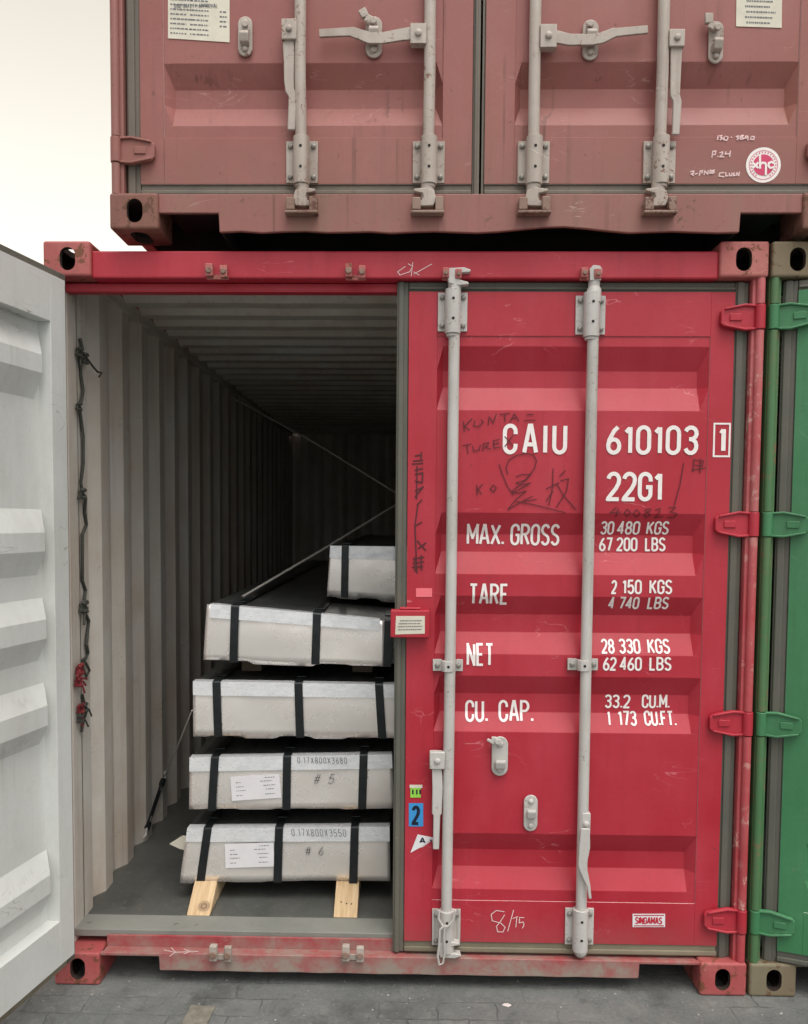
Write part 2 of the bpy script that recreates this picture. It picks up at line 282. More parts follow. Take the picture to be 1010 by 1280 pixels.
# ---------------------------------------------------------------- lettering: stroke font
def arc(cx, cy, rx, ry, a0, a1, n=9):
    return [(cx+rx*math.cos(R(a0+(a1-a0)*i/n)), cy+ry*math.sin(R(a0+(a1-a0)*i/n))) for i in range(n+1)]
r_ = .21; W_ = .42
G = {
 'O': (W_, [arc(r_, .77, r_, .23, 0, 180) + arc(r_, .23, r_, .23, 180, 360) + [(W_, .77)]]),
 'C': (W_, [[(W_, .68)] + arc(r_, .77, r_, .23, 0, 180) + arc(r_, .23, r_, .23, 180, 360) + [(W_, .32)]]),
 'G': (W_, [[(W_, .70)] + arc(r_, .77, r_, .23, 0, 180) + arc(r_, .23, r_, .23, 180, 360) + [(W_, .48), (.24, .48)]]),
 'A': (.46, [[(0, 0), (.2, 1), (.26, 1), (.46, 0)], [(.07, .30), (.39, .30)]]),
 'I': (.02, [[(.01, 0), (.01, 1)]]),
 'U': (W_, [[(0, 1), (0, .23)] + arc(r_, .23, r_, .23, 180, 360) + [(W_, 1)]]),
 'M': (.52, [[(0, 0), (0, 1), (.26, .32), (.52, 1), (.52, 0)]]),
 'N': (.42, [[(0, 0), (0, 1), (.42, 0), (.42, 1)]]),
 'X': (.44, [[(0, 0), (.44, 1)], [(0, 1), (.44, 0)]]),
 'R': (.42, [[(0, 0), (0, 1), (.2, 1)] + arc(.2, .76, .22, .24, 90, -90) + [(0, .52)], [(.2, .52), (.42, 0)]]),
 'P': (.42, [[(0, 0), (0, 1), (.2, 1)] + arc(.2, .74, .22, .26, 90, -90) + [(0, .48)]]),
 'S': (.40, [arc(.2, .76, .2, .24, 20, 180) + [(.02, .66), (.1, .56), (.3, .45), (.38, .36)] + arc(.2, .24, .2, .24, 0, -160)]),
 'T': (.42, [[(0, 1), (.42, 1)], [(.21, 1), (.21, 0)]]),
 'E': (.36, [[(.36, 1), (0, 1), (0, 0), (.36, 0)], [(0, .52), (.3, .52)]]),
 'F': (.36, [[(.36, 1), (0, 1), (0, 0)], [(0, .52), (.3, .52)]]),
 'L': (.34, [[(0, 1), (0, 0), (.34, 0)]]),
 'K': (.42, [[(0, 0), (0, 1)], [(.42, 1), (.02, .42)], [(.14, .58), (.42, 0)]]),
 'B': (.42, [[(0, 0), (0, 1), (.2, 1)] + arc(.2, .76, .2, .24, 90, -90) + [(0, .52)], [(.2, .52)] + arc(.2, .26, .22, .26, 90, -90) + [(0, 0)]]),
 'D': (.42, [[(0, 0), (0, 1), (.18, 1)] + arc(.18, .76, .24, .24, 90, 0) + arc(.18, .24, .24, .24, 0, -90) + [(0, 0)]]),
 '.': (.04, [[(.02, 0), (.02, .12)]]),
 '1': (.22, [[(.17, 1), (.17, 0)], [(.15, .97), (0, .80)]]), 'V': (.44, [[(0, 1), (.22, 0), (.44, 1)]]), 'Y': (.44, [[(0, 1), (.22, .5), (.22, 0)], [(.44, 1), (.22, .5)]]),
 '2': (W_, [arc(r_, .76, r_, .24, 170, 0) + [(.40, .62), (.3, .42), (.02, .06), (0, 0), (W_, 0)]]),
 '3': (W_, [arc(r_, .77, r_, .23, 160, -90) + [(.14, .54)], [(.2, .54)] + arc(r_, .27, r_, .27, 90, -160)]),
 '4': (.44, [[(.32, 0), (.32, 1), (0, .28), (.44, .28)]]),
 '6': (W_, [[(.36, 1), (.22, .86), (.04, .5), (0, .30)] + arc(r_, .26, r_, .26, 180, 540, 16)]),
 '7': (.42, [[(0, 1), (.42, 1), (.16, 0)]]),
 '8': (W_, [arc(r_, .76, .19, .24, -90, 270, 16), arc(r_, .26, r_, .26, 90, 450, 16)]),
 '5': (W_, [[(.40, 1), (.05, 1), (.02, .52), (.1, .58)] + arc(r_, .32, r_, .32, 70, -160)]),
 '#': (.5, [[(.14, 0), (.2, 1)], [(.34, 0), (.4, 1)], [(0, .35), (.5, .35)], [(0, .66), (.5, .66)]]),
 ' ': (.16, []), ':': (.04, [[(.02, .1), (.02, .2)], [(.02, .6), (.02, .7)]]), '-': (.3, [[(0, .5), (.3, .5)]]), '/': (.3, [[(0, 0), (.3, 1)]]),
}
G['0'] = G['O']
def ribbon(mb, pts, wd, f, mi=0, step=.006, lead=False):
    """flat stroke along 2D points (metres), mapped onto the surface by f(a, b) -> 3D"""
    P = [Vector(p) for p in pts]
    if not lead:        # split at sharp corners, each piece overrunning the corner a little
        run, pieces = [P[0]], []
        for i in range(1, len(P)):
            run.append(P[i])
            if i < len(P)-1 and (P[i]-P[i-1]).length > 1e-6 and (P[i+1]-P[i]).length > 1e-6 and (P[i]-P[i-1]).angle(P[i+1]-P[i]) > R(36):
                pieces.append(run); run = [P[i]]
        pieces.append(run)
        if len(pieces) > 1:
            for k, q in enumerate(pieces):
                q = list(q)
                if k: q[0] = q[0]-(q[1]-q[0]).normalized()*wd*.42
                if k < len(pieces)-1: q[-1] = q[-1]+(q[-1]-q[-2]).normalized()*wd*.42
                ribbon(mb, q, wd, (lambda a, b, k=k: f(a, b)-Vector((0, .00025*k, 0))), mi, step, True)
            return
    Q = [P[0]]
    for a, b in zip(P, P[1:]):
        L = (b-a).length
        if L < 1e-6: continue
        n = max(1, int(L/step)); Q += [a+(b-a)*(i/n) for i in range(1, n+1)]
    if len(Q) < 2: return
    vs, fs = [], []
    for i, q in enumerate(Q):
        d0 = (q-Q[i-1]).normalized() if i else (Q[1]-q).normalized()
        d1 = (Q[i+1]-q).normalized() if i < len(Q)-1 else d0
        n0 = Vector((-d0.y, d0.x)); n1 = Vector((-d1.y, d1.x)); mn = n0+n1
        if mn.length < .2: mn = n0
        mn.normalize(); k = min(1.6, 1/max(.4, mn.dot(n0)))
        for t in (-.5, 0, .5):
            e = q + mn*(wd*k*t); vs.append(f(e.x, e.y)-Vector((0, .0006*i/len(Q), 0)))
    for i in range(len(Q)-1):
        for j in (0, 1): fs.append((i*3+j, i*3+j+1, i*3+j+4, i*3+j+3))
    mb.add(vs, fs, mi)
def text(mb, s, x0, z0, x1, z1, f, wd, gap=.20, mi=0, slant=0):
    tot = sum(G[c][0] for c in s)+gap*(len(s)-1); h = (z1-z0)-wd; sx = (x1-x0-wd)/tot; x = x0+wd/2
    for c in s:
        gw, st = G[c]
        for k, p in enumerate(st): ribbon(mb, [(x+a*sx+slant*b*h, z0+wd/2+b*h) for a, b in p], wd, (lambda a, b, k=k: f(a, b)-Vector((0, .0002*k, 0))), mi)
        x += (gw+gap)*sx
def scrawl(mb, lines, conv, wd, f, mi=0):            # freehand pen strokes given in photograph pixels of the panel
    for k, L in enumerate(lines):
        pts = [conv(px, py) for px, py in L]
        ribbon(mb, pts, wd, (lambda a, b, k=k: f(a, b)-Vector((0, .00007*k, 0))), mi)
# ---------------------------------------------------------------- container kit
WID, HGT, LEN = 2.438, 2.591, 6.058
def casting_mesh(name, mat):
    """hollow ISO corner block, 162 x 178 x 118, apertures front, left side and top (and bottom)"""
    def bmo(n, mb, **k):
        o = mb.build(n, [mat], **k); return o
    base = MB().box(0, .162, 0, .178, 0, .118).build(name, [mat, M['cavity']], bevel=.009, seg=3)
    stad = lambda w, h, n=8: [(w/2*math.cos(R(a)), (h-w)/2+w/2*math.sin(R(a))) for a in [180*i/n for i in range(n+1)]] + [(w/2*math.cos(R(a)), -(h-w)/2+w/2*math.sin(R(a))) for a in [180+180*i/n for i in range(n+1)]]
    cuts = [MB().box(.020, .142, .020, .16, .020, .098),
            MB().prism([(.084+a, .060+b) for a, b in stad(.053, .078)], -.02, .06, 'y'),
            MB().prism([(.081+a, .089+b) for a, b in stad(.062, .118)], -.05, .05, 'z')]
    tmp = []
    for i, c in enumerate(cuts):
        c.mi = [1]*len(c.mi); co = c.build('cutter', [mat, M['cavity']]); tmp.append(co)
        b = base.modifiers.new('cut', 'BOOLEAN'); b.operation = 'DIFFERENCE'; b.object = co; b.solver = 'EXACT'
    dg = bpy.context.evaluated_depsgraph_get(); dg.update()
    me = bpy.data.meshes.new_from_object(base.evaluated_get(dg))
    me.name = name
    for o in tmp+[base]: bpy.data.objects.remove(o, do_unlink=True)
    return me
def flip_mesh(me, fx, fz):
    n = me.copy(); 
    for v in n.vertices:
        if fx: v.co.x = -v.co.x
        if fz: v.co.z = -v.co.z
    if fx != fz: n.flip_normals()
    return n
def castings(root, mat, both_ends=True):
    base = casting_mesh('corner_casting', mat)
    for fx in (0, 1):
        for fz in (0, 1):
            o = bpy.data.objects.new('corner_casting', flip_mesh(base, fx, fz)); C.collection.objects.link(o); o.parent = root
            o.location = (WID if fx else 0, 0, HGT if fz else 0)
def corrugate(y0, y1, pitch, prof):
    """[(y, depth 0..1)] along a wall"""
    o, y = [(y0, 0)], y0
    while y < y1-pitch:
        for t, d in prof: o.append((y+t, d))
        y += pitch
    o.append((y1, 0)); return o
def shell(root, sp):
    """floor, walls, roof, end wall, posts, sill and header of one box container"""
    P, I = sp['paint'], sp['inner']
    prof = [(.06, 0), (.12, 1), (.20, 1), (.262, 0)]
    st = corrugate(.27, LEN-.14, .262, prof)
    for side in (0, 1):
        mb = MB()
        X = (lambda d: d) if side == 0 else (lambda d: WID-d)
        for inner in (0, 1):
            vs, fs = [], []
            for y, d in [(.16, 1)] + [(.25, 1)] + st + [(LEN-.045, 1)]:
                x = X(.009+.036*d+.002*inner); vs += [(x, y, .14), (x, y, 2.55)]
            for i in range(len(vs)//2-1): fs.append((2*i, 2*i+1, 2*i+3, 2*i+2))
            mb.add(vs, fs, inner)
        mb.build('side_wall', [P, I], root)
        MB().box(X(.008), X(.052), .165, LEN-.16, .045, .158).build('bottom_side_rail', [P], root, bevel=.004)
        MB().box(X(0), X(.058), .17, LEN-.16, 2.532, 2.588).build('top_side_rail', [P], root, bevel=.004)
        # corner post: hollow section with a hinge-side return
        a, b = (0, .046) if side == 0 else (WID-.046, WID)
        MB().prism([(X(.002), .022), (X(.043), .022), (X(.043), .0795), (X(.002), .0795)], .116, 2.475, 'z').build('corner_post', [sp['post']], root, bevel=.004)
        MB().prism([(X(.003), .080), (X(.047), .080), (X(.047), .17), (X(.003), .17)], .116, 2.475, 'z').build('post_channel', [I], root, bevel=.004)
        MB().box(X(.010), X(.060), .17, LEN-.16, 2.522, 2.531).box(X(.0586), X(.0605), .17, LEN-.16, 2.5312, 2.566).build('rail_lining', [I], root)
    # roof: corrugated across
    st = corrugate(.168, LEN-.02, .209, [(.05, 0), (.075, 1), (.14, 1), (.165, 0)])
    mb = MB()
    for inner in (0, 1):
        vs, fs = [], []
        for y, d in st:
            z = 2.578-.024*d-.002*inner; vs += [(.03, y, z), (WID-.03, y, z)]
        for i in range(len(vs)//2-1): fs.append((2*i, 2*i+1, 2*i+3, 2*i+2))
        mb.add(vs, fs, inner)
    mb.build('roof', [P, I], root)
    st = corrugate(.012, WID-.012, .25, prof); mb = MB(); vs, fs = [], []
    for x, d in st: vs += [(x, LEN-.05-.036*d, .14), (x, LEN-.05-.036*d, 2.575)]
    for i in range(len(vs)//2-1): fs.append((2*i, 2*i+1, 2*i+3, 2*i+2))
    mb.add(vs, fs, 0); mb.add([(x, y+.004, z) for x, y, z in vs], fs, 1)
    mb.build('end_wall', [I, P], root)
    MB().box(.013, WID-.013, .19, LEN-.05, .1365, .165).build('floor', [M['floor']], root)
    mb = MB()
    for k in range(18): mb.box(.055, WID-.055, .35+k*.31, .395+k*.31, .03, .134)
    mb.build('cross_members', [M['undercoat']], root)
    MB().box(.03, WID-.03, .0755, .189, .140, .168).build('threshold', [M['threshold']], root, bevel=.003)
    # header: front plate + recessed lip
    zt, zl, zb = sp['hdr']
    MB().box(.1612, WID-.1612, .014, .11, zl, zt).box(.1612, WID-.1612, .1102, .18, 2.535, 2.5725).build('header', [P], root, bevel=.006)
    MB().box(.048, WID-.048, .066, .108, zb, zl-.002).build('header_lip', [P], root, bevel=.003)
    z0, zp, z1, z2, xa, xb = sp['sill']      # bottom, pocket top, plate top, lip top, pocket span
    low = [(xa+.003+(WID-2*xa-.006)*k/24, z0+sp['dents'][k % len(sp['dents'])]) for k in range(25)]
    poly = [(.16, z1), (.16, zp), (xa, zp)] + low + [ (WID-xa, zp), (WID-.16, zp), (WID-.16, z1)]
    MB().prism(poly, sp['sy'], .028, 'y').build('sill', [sp['sillpaint']], root, bevel=.003)
    MB().box(.165, WID-.165, .0665, .0745, z1-.02, z2).box(.165, WID-.165, .0285, .0660, z1-.012, z1-.004).build('sill_lip', [sp['sillpaint']], root, bevel=.003)
    mb = MB()
    for a in (xa+.004, WID-xa-.010): mb.box(a, a+.006, .03, .34, z0+.003, z1-.021)
    mb.box(.17, WID-.17, .076, .33, z1-.022-.006, z1-.022)
    mb.build('pocket_lining', [M['undercoat']], root)
FY, BY = .040, .092                          # front and back of a door frame
PY = .0435                                   # outer level of the pressed panel
DEP = .034
def panel_depth(sp, x, z, side):
    """recess of the pressed panel at container coordinates x, z (0 outside the valleys)"""
    x = x if side else WID-x
    xa, xb = sp['panel']
    k = min(1, max(0, (x-xa)/.022), max(0, (xb-x)/.030))
    for a, b, c, d in sp['valleys']:
        if d <= z <= a:
            t = (a-z)/(a-b) if z > b else (1 if z > c else (z-d)/(c-d)); return DEP*min(1, t)*k
    return 0.
def door(root, sp, side, angle=0., bare=False):
    """side 1: right door hinged at the right post; all in container coordinates shifted to the hinge pin"""
    P, I = sp['paint'], sp['inner_door']
    hx, hy = (2.420, .018) if side else (WID-2.420, .018)
    X = (lambda x: x-hx) if side else (lambda x: (WID-x)-hx)
    Y = lambda y: y-hy
    xl, xa, xb, xr = sp['steel'][0], sp['panel'][0], sp['panel'][1], sp['steel'][1]
    zb, zpb, zpt, zt = sp['zs']
    D = MB()
    # frame: stiles and rails, outside painted, inside lined
    def member(x0, x1, z0, z1):
        x0, x1 = sorted((X(x0), X(x1)))
        D.box(x0, x1, Y(FY), Y(.0425), z0, z1, 0); D.box(x0, x1, Y(.0426), Y(BY), z0, z1, 1)
    member(xl, xa, zb, zt); member(xb, xr, zb, zt); member(xa, xb, zpt, zt); member(xa, xb, zb, zpb)
    # pressed panel, two skins
    zz = sorted({zpb, zpt} | {z for v in sp['valleys'] for z in v}); xx = [xa, xa+.022, xb-.03, xb]
    for skin in (0, 1):
        vs = []
        for z in zz:
            for x in xx:
                xq = x if side else WID-x
                vs.append((X(x), Y(PY+panel_depth(sp, xq, z, side)+.0025*skin), z))
        D.add(vs, [(i*4+j, i*4+j+1, i*4+j+5, i*4+j+4) for i in range(len(zz)-1) for j in range(3)], skin)
    d = D.build('door', [P, I], root, loc=(hx, hy, 0) if not bare else (hx+.032, hy-.012, 0), bevel=.005, seg=3, bang=14)
    d.rotation_euler = (0, 0, angle)
    # gasket: a lipped rubber frame round the door
    gl, gr, gb, gt = sp['gasket']
    def gbar(x0, x1, z0, z1, mi):
        x0, x1 = sorted((X(x0), X(x1))); g.box(x0, x1, Y(.046), Y(.064), z0, z1, mi)
        if x1-x0 > z1-z0: g.box(x0, x1, Y(.038), Y(.0455), z0+.006, z1-.018, mi)
        else: g.box(x0+.006, x1-.016, Y(.038), Y(.0455), z0, z1, mi)
    g = MB()
    gbar(gl, xl-.001, gb, gt, 0); gbar(xr+.001, gr, gb, gt, 0)
    gbar(xl, xr, zt+.001, gt, 0); gbar(xl, xr, gb, zb-.001, 1)
    g.build('gasket', [sp['gmat'], sp['gmat2']], d, bevel=.005)
    # hinges: tapered blades with flanged edges on a knuckle
    for zc in sp['hinges']:
        h = MB(); s = 1 if side else -1
        blade = [(.012, .040), (-.05, .044), (-.118, .030), (-.128, .020), (-.128, -.020), (-.118, -.030), (-.05, -.044), (.012, -.040)]
        bp = [(a*s, zc+b) for a, b in blade]
        h.prism(bp, Y(.020), Y(.034), 'y')
        for sg in (1, -1):
            h.prism([(a*s, zc+sg*b) for a, b in [(.010, .040), (-.05, .0445), (-.118, .0305), (-.118, .0235), (-.05, .0365), (.010, .032)]], Y(.012), Y(.0199), 'y')
        h.box(min(-.100*s, -.060*s), max(-.100*s, -.060*s), Y(.0155), Y(.0199), zc-.012, zc+.012)
        h.tube([(0, 0, zc-.041), (0, 0, zc+.041)], .0175, 16)
        h.build('hinge', [sp['hingepaint']], d, bevel=.003)
    return d, hx, hy
def hinge_pins(root, sp, side):
    hx = 2.420 if side else WID-2.420
    zs = [.118] + sorted(z for z in sp['hinges']) + [2.474]
    mb = MB()
    for a, b in zip(zs, zs[1:]):
        lo = a+(.044 if a != zs[0] else 0); hi = b-(.044 if b != zs[-1] else 0)
        mb.tube([(hx, .018, lo), (hx, .018, hi)], .0145, 14)
    mb.build('hinge_post_bar', [sp['post']], root)
class On:
    """local frame of a closed door: photograph pixel / container point -> door coordinates"""
    def __init__(s, sp, root, d, hx, hy, side): s.sp, s.root, s.d, s.side = sp, Vector(root.location), d, side; s.h = Vector((hx, hy, 0))
    def at(s, px, py, y): return at(px, py, y+s.root.y) - s.root - s.h
    def surf(s, off=.0024):
        def f(x, z):
            y = PY-off+panel_depth(s.sp, x+s.h.x, z, s.side)
            xq = x+s.h.x if s.side else WID-(x+s.h.x); zz = s.sp['zs']
            if xq < s.sp['panel'][0]+.004 or xq > s.sp['panel'][1]-.004 or z > zz[2]-.004 or z < zz[1]+.004: y = FY-.0012
            return Vector((x, y-s.h.y, z))
        return f
    def conv(s, px, py, y=.046):
        p = s.at(px, py, y); return (p.x, p.z)
def bracket(c, x, z, h=.13, w=.1, small=False, chain=False, mat='galv'):
    """bearing plate with a sleeve round the bar and corner bolts; x, z container coordinates"""
    o = MB(); Y = lambda y: y-c.h.y; x -= c.h.x
    if small:
        o.box(x-.052, x-.021, Y(.026), Y(FY-.001), z-.020, z+.020); o.box(x+.021, x+.052, Y(.026), Y(FY-.001), z-.020, z+.020)
        o.prism([(x-.024, Y(.030)), (x-.021, Y(.002)), (x-.012, Y(-.007)), (x+.012, Y(-.007)), (x+.021, Y(.002)), (x+.024, Y(.030))], z-.018, z+.018, 'z')
        bolts = [(-.037, 0), (.037, 0)]
    else:
        o.box(x-w/2, x+w/2, Y(.030), Y(FY-.001), z-h/2, z+h/2)
        o.tube([(x, Y(.015), z-h/2-.012), (x, Y(.015), z+h/2+.006)], .027, 18)
        o.tube([(x, Y(.015), z-h/2-.022), (x, Y(.015), z-h/2-.0125)], .022, 18)
        bolts = [(-w/2+.014, -h/2+.018), (w/2-.014, -h/2+.018), (-w/2+.014, h/2-.018), (w/2-.014, h/2-.018)]
    yb = .0258 if small else .0298
    for a, b in bolts: o.tube([(x+a, Y(yb), z+b), (x+a, Y(yb-.006), z+b), (x+a, Y(yb-.009), z+b)], [.009, .0085, .004], 8, 1)
    for b in ((0,) if small else (-.03, .036)): o.tube([(x, Y(-.0115 if not small else -.0072), z+b), (x, Y(-.0135 if not small else -.009), z+b)], .005, 8, 2)
    return o.build('bar_bracket', [M[mat], M['bolt'], M['black']], c.d, bevel=.004)
def cam_end(o, x, y, z, up, sgn=1):
    """forged cam: two jaws reaching sideways from the end of a bar"""
    s = 1 if up else -1
    o.tube([(x, y, z-.075*s), (x, y, z-.03*s), (x, y, z)], [.021, .023, .020], 14)
    jaw = [(-.030, -.008), (-.020, .010), (.030, .012), (.052, .004), (.050, -.004), (.020, -.006), (.012, -.018), (.016, -.030), (.044, -.036), (.046, -.044), (.010, -.048), (-.022, -.040), (-.026, -.022)]
    o.prism([(x+a*sgn, z+b*s) for a, b in jaw], y-.022, y+.010, 'y')
def bar(c, pts, r=.019, ends=('cam', 'cam'), mat='galv', sg=(1, 1), y=.015, mats=None):
    """locking bar through container points (x, z)"""
    o = MB(); Y = y-c.h.y
    P = [(x-c.h.x, Y, z) for x, z in pts]; o.tube(P, r, 18)
    if ends[0] == 'cam': cam_end(o, P[0][0], Y, P[0][2], True, sg[0])
    elif ends[0] == 'ring':
        x, z = P[0][0], P[0][2]; o.tube([(x, Y, z-.10), (x, Y, z-.055), (x, Y, z-.045)], [.024, .024, .018], 14)
        o.prism([(x-.018, z-.03), (x-.02, z+.008), (x-.008, z+.02), (x+.014, z+.018), (x+.022, z+.006), (x+.018, z-.03)], Y-.02, Y+.012, 'y')
        o.tube([(x+.002, Y-.0205, z+.004), (x+.002, Y-.022, z+.004)], .009, 10)
    if ends[1] == 'cam': cam_end(o, P[-1][0], Y, P[-1][2], False, sg[1])
    elif ends[1] == 'knob':
        x, z = P[-1][0], P[-1][2]; o.tube([(x, Y, z+.06), (x, Y, z+.04), (x, Y, z+.035), (x, Y, z+.02), (x, Y, z+.016), (x, Y, z+.006), (x, Y, z-.006), (x, Y, z-.01)], [.0225, .0225, .017, .017, .023, .023, .014, .008], 14)
    return o.build('locking_bar', mats or [M[mat]], c.d, bevel=.0025)
def handle(c, hub, path, wd, mat='galv', y=(.004, .014)):
    """hub block on the bar and a flat forged lever; pixels of the photograph"""
    o = MB(); (x0, y0, x1, y1) = hub
    a, b = c.at(x0, y1, .0), c.at(x1, y0, .0)
    o.box(a.x, b.x, -.006-c.h.y, .026-c.h.y, a.z, b.z)
    m_ = (a+b)/2; o.tube([(m_.x, -.0065-c.h.y, m_.z), (m_.x, -.012-c.h.y, m_.z), (m_.x, -.015-c.h.y, m_.z)], [.011, .011, .006], 10)
    P = [c.at(px, py, y[0]) for px, py in path]; P = [Vector((p.x, p.z)) for p in P]
    ws = wd if isinstance(wd, (list, tuple)) else [wd]*len(P)
    L, Rr = [], []
    for i, p in enumerate(P):
        t = (P[min(i+1, len(P)-1)]-P[max(0, i-1)]).normalized(); n = Vector((-t.y, t.x))
        L.append(p+n*ws[i]/2); Rr.append(p-n*ws[i]/2)
    o.prism([(v.x, v.y) for v in L+Rr[::-1]], y[0]-c.h.y, y[1]-c.h.y, 'y')
    return o.build('handle', [M[mat]], c.d, bevel=.003)
def latch(c, px0, py0, px1, py1, mat='galv', hook=None, catch=.35, ear=None, mark=False):
    """handle retainer: rounded plate, two rivets, hooked catch"""
    a, b = c.at(px0, py1, FY), c.at(px1, py0, FY); x, w, zl, zh = (a.x+b.x)/2, b.x-a.x, a.z, b.z
    o = MB(); Y = lambda y: y-c.h.y; r = w/2
    poly = [(x+r*math.cos(R(t)), zh-r+r*math.sin(R(t))) for t in range(0, 181, 15)] + [(x+r*math.cos(R(t)), zl+r+r*math.sin(R(t))) for t in range(180, 361, 15)]
    o.prism(poly, Y(.031), Y(FY-.0014), 'y')
    H = zh-zl
    zc = zl+H*catch
    o.prism([(Y(.0308), zc-.024), (Y(.010), zc-.018), (Y(.002), zc+.006), (Y(.006), zc+.016), (Y(.012), zc+.004), (Y(.0308), zc+.004)], x-r*.62, x+r*.62, 'x')
    for zz in (zh-r*.9, zl+r*.9): o.tube([(x, Y(.0308), zz), (x, Y(.025), zz), (x, Y(.022), zz)], [r*.42, r*.42, r*.2], 10)
    if hook:      # swivelling keeper turned aside at the top
        pts = [c.at(px, py, .018) for px, py in hook]; pts = [(p.x, p.z) for p in pts]
        for i in range(len(pts)-1):
            p, q = Vector(pts[i]), Vector(pts[i+1]); t = (q-p).normalized(); n = Vector((-t.y, t.x))*.013
            o.prism([tuple(v) for v in (p+n, q+n, q-n, p-n)], Y(.012-.0008*(i % 2)), Y(.024), 'y')
        o.tube([(pts[0][0], Y(.0118), pts[0][1]), (pts[0][0], Y(.004), pts[0][1])], .012, 10)
    obj = o.build('handle_latch', [M[mat]], c.d, bevel=.003)
    return obj
def sticker(c, name, px0, py0, px1, py1, mats, deco=None, poly=None, y=None, label=None):
    f = c.surf(.0016)
    mb = MB()
    pts = poly or [(px0, py1), (px1, py1), (px1, py0), (px0, py0)]
    q = [c.conv(a, b) for a, b in pts]
    vs = [f(*p) for p in q]; vs2 = [v-Vector((0, .0006, 0)) for v in vs]; n = len(vs)
    mb.add(vs+vs2, [tuple(range(n, 2*n))]+[(i, (i+1) % n, (i+1) % n+n, i+n) for i in range(n)], 0)
    if deco: deco(mb, lambda a, b: f(a, b)-Vector((0, .0012, 0)))
    o = mb.build(name, mats, c.d)
    if label: o['label'] = label
    return o
def rectpx(mb, c, f, px0, py0, px1, py1, mi):
    q = [c.conv(px0, py1), c.conv(px1, py1), c.conv(px1, py0), c.conv(px0, py0)]
    mb.add([f(*p) for p in q], [(0, 1, 2, 3)], mi)
# ================================================================= setting
g = MB(); g.add([(-300, -300, 0), (300, -300, 0), (300, 300, 0), (-300, 300, 0)], [(0, 1, 2, 3)])
tag(g.build('ground', [M['ground']]), kind='structure')
p = at(252, 1266, 0, 2)
s_ = MB().prism([(p.x-.05, p.y-.07), (p.x+.035, p.y-.075), (p.x+.04, p.y+.03), (p.x-.045, p.y+.035)], .001, .006, 'z').build('paving_patch', [M['pale']], bevel=.002)
tag(s_, 'small pale stone patch let into the grey paving in front of the red container', 'paving stone')
def speck(name, px, py, r, mat, label, cat):
    c = at(px, py, 0, 2); mb = MB(); n = 9
    rr = [r*random.uniform(.6, 1.2) for _ in range(n)]
    ring = [(c.x+rr[i]*math.cos(2*math.pi*i/n)*1.5, c.y+rr[i]*math.sin(2*math.pi*i/n), .002) for i in range(n)]
    top = [(c.x+(x-c.x)*.55, c.y+(y-c.y)*.55, r*.5*random.uniform(.6, 1.2)) for x, y, _ in ring]
    mb.add(ring+top, [tuple(range(n, 2*n))]+[(i, (i+1) % n, (i+1) % n+n, i+n) for i in range(n)])
    return tag(mb.build(name, [mat]), label, cat)
speck('litter_scrap', 634, 1257, .013, M['litter'], 'crumpled white scrap of litter on the paving below the closed red door', 'litter')
mb = MB()
for k in range(700):
    x, y = random.uniform(-.6, 3.2), -abs(random.gauss(0, .28))+.08; r = random.choice((.0015, .002, .002, .003, .003, .0045))
    t = random.uniform(0, 6); q = [(x+r*random.uniform(.6, 1.3)*math.cos(t+i*1.257), y+r*random.uniform(.6, 1.3)*math.sin(t+i*1.257), .0005) for i in range(5)]
    mb.add(q+[(x, y, r*random.uniform(.6, 1.1))], [(i, (i+1) % 5, 5) for i in range(5)], random.choice((0, 0, 0, 1)))
tag(mb.build('loose_grit', [plain('grey_grit', lin(120, 118, 112), .9, 0, .4, 90), plain('pale_grit', lin(170, 166, 158), .9, 0, .3, 90)]), 'scattered grey grit and tiny stones on the paving in front of the containers', 'grit', kind='stuff')
# ================================================================= containers
def scale_z(z, y): return 1.656+(z-1.656)*(2.849+y)/2.879
VALS = []
for a, b, c_, d_ in [(2.248, 2.165, 2.108, 2.032), (1.683, 1.609, 1.549, 1.471), (1.396, 1.333, 1.271, 1.193), (1.117, 1.056, .991, .920), (.559, .502, .441, .358)]:
    VALS.append((scale_z(a, .045), scale_z(b, .077), scale_z(c_, .077), scale_z(d_, .045)))
BASE = dict(panel=(1.338, 2.265), steel=(1.240, 2.345), zs=(.160, .311, 2.285, 2.434), gasket=(1.199, 2.392, .117, 2.468), valleys=VALS,
            hinges=[.262, .962, 1.649, 2.345], hdr=(2.562, 2.470, 2.438), sill=(.052, .103, .115, .152, .37, 0), sy=.012,
            dents=(0, .001, -.001, .001, 0, -.001), gmat=M['gasket'], gmat2=M['gasket_mud'], inner=M['inner'], inner_door=M['inner_door'])
red = dict(BASE, paint=M['red'], sillpaint=M['red_sill'], post=M['red_post'], hingepaint=M['red'])
old = dict(BASE, paint=M['old'], sillpaint=M['old_sill'], post=M['old_sill'], hingepaint=M['old'], gmat=M['gasket_old'], gmat2=M['gasket_old'], sill=(-.006, .056, .118, .152, .36, 0), dents=(0, .003, -.002, .002, .004, -.001, 0, .002, -.003, .001, .003, 0, -.002, .002, .009, .016, .018, .012, .004, -.002, .001, .003, 0, -.002, 0), gasket=(1.204, 2.392, .120, 2.468))
grn = dict(BASE, paint=M['green'], sillpaint=M['green_cast'], post=M['green_post'], hingepaint=M['green'], gmat2=M['gasket'])

